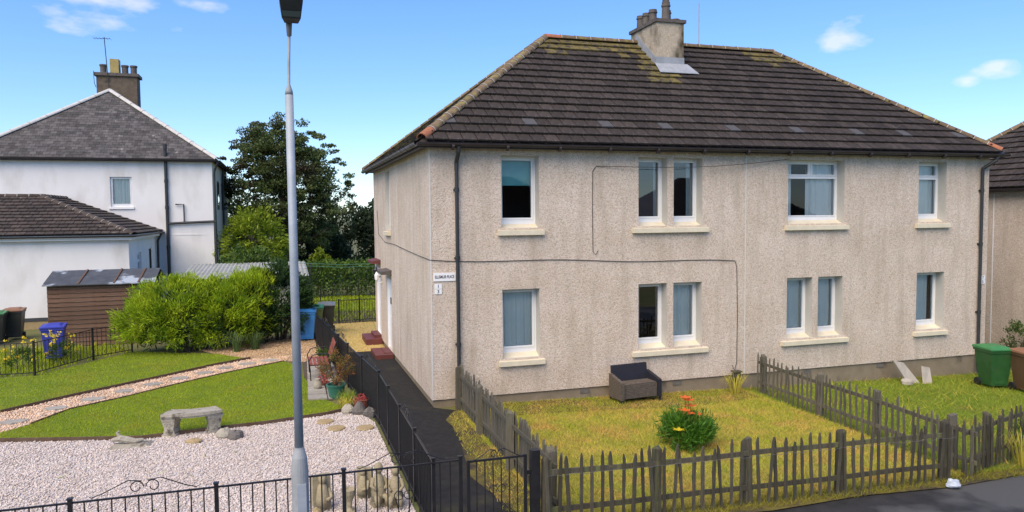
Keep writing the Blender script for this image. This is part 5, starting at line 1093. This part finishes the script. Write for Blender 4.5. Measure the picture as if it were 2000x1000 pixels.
strap_plant((6.9, -.5, g(6.9)), 'dry straggly weeds at the wall where the dividing fence starts', 60, .45, .4, 'grass_dry', .014, 'weed_clump'); strap_plant((-1.68, .75, -.15), 'tufty grass between green pot and flower bowl', 120, .3, .3, 'grass_mid', .012, 'grass_tuft'); strap_plant((-1.75, .45, -.15), 'straw-coloured tuft at the lawn corner by the rocks', 80, .25, .25, 'grass_dry', .012, 'grass_tuft')
strap_plant((8.6, -6.05, g(8.6)), 'tall dry grass against the leaning fence at the right', 90, .55, .45, 'grass_dry', .012, 'grass_tuft'); 
bush('verge_shrub', (9.5, -5.75, g(9.5)), 'dark green weedy shrub at the fence by the right edge', [S_((9.5, -5.75, g(9.5)+.3), (.6, .4, .4), 40, .12, 40, lo=-.5)], 'leaf_mid', (.10, .02), .6, .5); bush('garden_shrub', (17.2, .9, g(17.2)), 'small rounded green shrub beside the neighbouring house wall', [S_((17.2, .9, g(17.2)+.55), (.6, .5, .6), 40, .14, 50, lo=-.7)], 'leaf_mid', (.07, .03), .7, .2)
for i, (x, y_, l) in enumerate(((-9.6, 7.6, 'yellow flower clump left of the violet-blue bin'), (-8.75, 8.1, 'yellow flower clump in front of the violet-blue bin'))):
    o = empty('flower_clump', (x, y_, -.15), l, 'plant', 'yellow flowers by the railings'); C_, D2 = clumps((x, y_, .15), (.4, .3, .3), 20, .12, 22, .2, lo=-.6); D2[:, 2] += .6; V, F = leafmesh(C_, D2, .14, .025, .5); npmesh('foliage', V, F, 'leaf_mid', o)
    C_ = np.array([(x+rng.uniform(-.4, .4), y_+rng.uniform(-.3, .1), rng.uniform(.1, .72)) for _ in range(22)]); C_ = np.repeat(C_, 6, 0)+rng.normal(0, .03, (132, 3)); V, F = leafmesh(C_, rng.normal(0, 1, C_.shape), .08, .05, .5); npmesh('flower_heads', V, F, 'petal_yellow', o, kind='stuff')
grass('grass', [(-14, 6.6), (-9, 6.5), (-8, 8.5), (-7.2, 9.4), (-8, 10.8), (-14, 11)], 200, .16, .03, 'grass_green', -.02, .6, 'longer green grass behind the left railings', 'grass')
# background trees and hedge
tree('beech_tree', (-2.75, 30, -.15), 'tall dark spreading tree rising behind the garage', 8.2, .3, [S_((-2.7, 30, 4.8), (3.5, 3.0, 3.6), 320, .5, 130, shell=.15, squash=.5, lo=-.85), S_((-2.9, 30, 7.3), (2.3, 2.0, 2.4), 140, .42, 110, shell=.2, squash=.5), S_((-2.7, 30, 5), (4.0, 3.2, 4.4), 90, .3, 60, shell=.85, squash=.5, lo=-.3)], 'leaf_dark', (.17, .085), 14, jit=.8, spread=3.2)
tree('yellow_green_conifer', (-4.2, 22.5, -.15), 'yellow-green conifer left of the tall dark tree beside the white house', 3.6, .15, [S_((-4.2, 22.5, 2.4), (1.5, 1.3, 1.9), 110, .35, 55, lo=-.8)], 'leaf_lime', (.22, .07), 6, jit=.5)
tree('elder_shrub', (-4.3, 17.5, -.15), 'mid-green leafy bush right of the white house corner', 2.2, .07, [S_((-4.3, 17.5, 1.5), (1.0, .9, 1.1), 70, .28, 45, lo=-.8)], 'leaf_mid', (.16, .08), 6, jit=.8)
tree('dark_tree', (1.2, 36, -.15), 'dark rounded tree filling the gap beside the pebble-dashed house', 3.3, .2, [S_((1.3, 36, 2.3), (2.6, 1.8, 2.2), 130, .5, 50, lo=-.85)], 'leaf_deep', (.28, .14), 8, jit=.8); tree('dark_tree', (-.6, 33, -.15), 'low dark bush under the right side of the tall tree', 2.2, .14, [S_((-.6, 33, 1.6), (1.7, 1.2, 1.6), 80, .42, 50, lo=-.85)], 'leaf_deep', (.26, .13), 6, jit=.8); tree('dark_tree', (4.6, 38, -.15), 'dark tree mostly hidden behind the pebble-dashed house', 3.6, .2, [S_((4.6, 38, 2.6), (2.6, 2, 2.4), 110, .5, 50, lo=-.85)], 'leaf_deep', (.3, .15), 8, jit=.8); tree('dark_tree', (-7.5, 40, -.15), 'dark tree standing behind the white house corner', 4.0, .2, [S_((-7.0, 40, 2.8), (3, 2, 2.6), 110, .55, 50, lo=-.85)], 'leaf_deep', (.3, .15), 8, jit=.8)
tree('yellow_shrub', (-.9, 27, -.15), 'small yellow-leaved shrub below the tall dark tree', 1.3, .06, [S_((-.9, 27, 1.15), (.6, .5, .8), 30, .22, 40, lo=-.7)], 'leaf_lime', (.16, .08), 5, jit=.8)
hd_ = empty('hedge', (.5, 22.5, -.15), 'long dark green hedge across the back of the far garden', 'hedge'); V_, F_ = [], []
n = 16000; C_ = np.stack([rng.uniform(-5, 9, n), 22.5+rng.uniform(-.6, .6, n), -.15+rng.uniform(0, 1, n)**.7*(1.75+.12*np.sin(rng.uniform(0, 6, n)))], 1); V, F = leafmesh(C_, np.tile([0, -.7, .5], (n, 1)), .16, .08, .9); npmesh('foliage', V, F, 'leaf_hedge', hd_)
q = MB()
for x in np.arange(-4.8, 9, .7): q.tube([(x, 22.5, -.2), (x+.1, 22.45, .6), (x, 22.5, 1.3)], [.04, .03, .01], 5)
q.build('stem', 'wood_trunk', hd_)
sheet('far_lawn', [(-6, 16.5), (10, 16.5), (10, 22.6), (-6, 22.6)], 'lawn_ground', -.006); grass('grass', [(-3, 16.5), (4, 16.5), (4, 22.4), (-3, 22.4)], 120, .1, .05, 'grass_green', 0, .6, 'bright green grass of the far garden', 'grass')
sheet('vegetable_plot', [(-3, 13.1), (10, 13.1), (10, 16.5), (-3, 16.5)], 'soil', -.006); grass('grass', [(-3, 13.2), (6, 13.2), (6, 16.5), (-3, 16.5)], 60, .16, .05, 'grass_mid', 0, .7, 'patchy weeds on the bare plot behind the back railings', 'grass')
wp = empty('washing_line', (-1.75, 17.5, -.15), 'washing line post with green lines in the back garden', 'washing line'); MB().tube([(-1.75, 17.5, -.2), (-1.75, 17.5, 1.85)], .03, 8).build('post', 'pipe', wp)
for dz, dy in ((0, 0), (-.13, .35)): MB().tube([(-2.3, 16+dy, 1.95+dz), (-.6, 16+dy, 1.83+dz), (1.2, 16+dy, 1.84+dz)], .007, 5).build('line', 'line_green', wp)
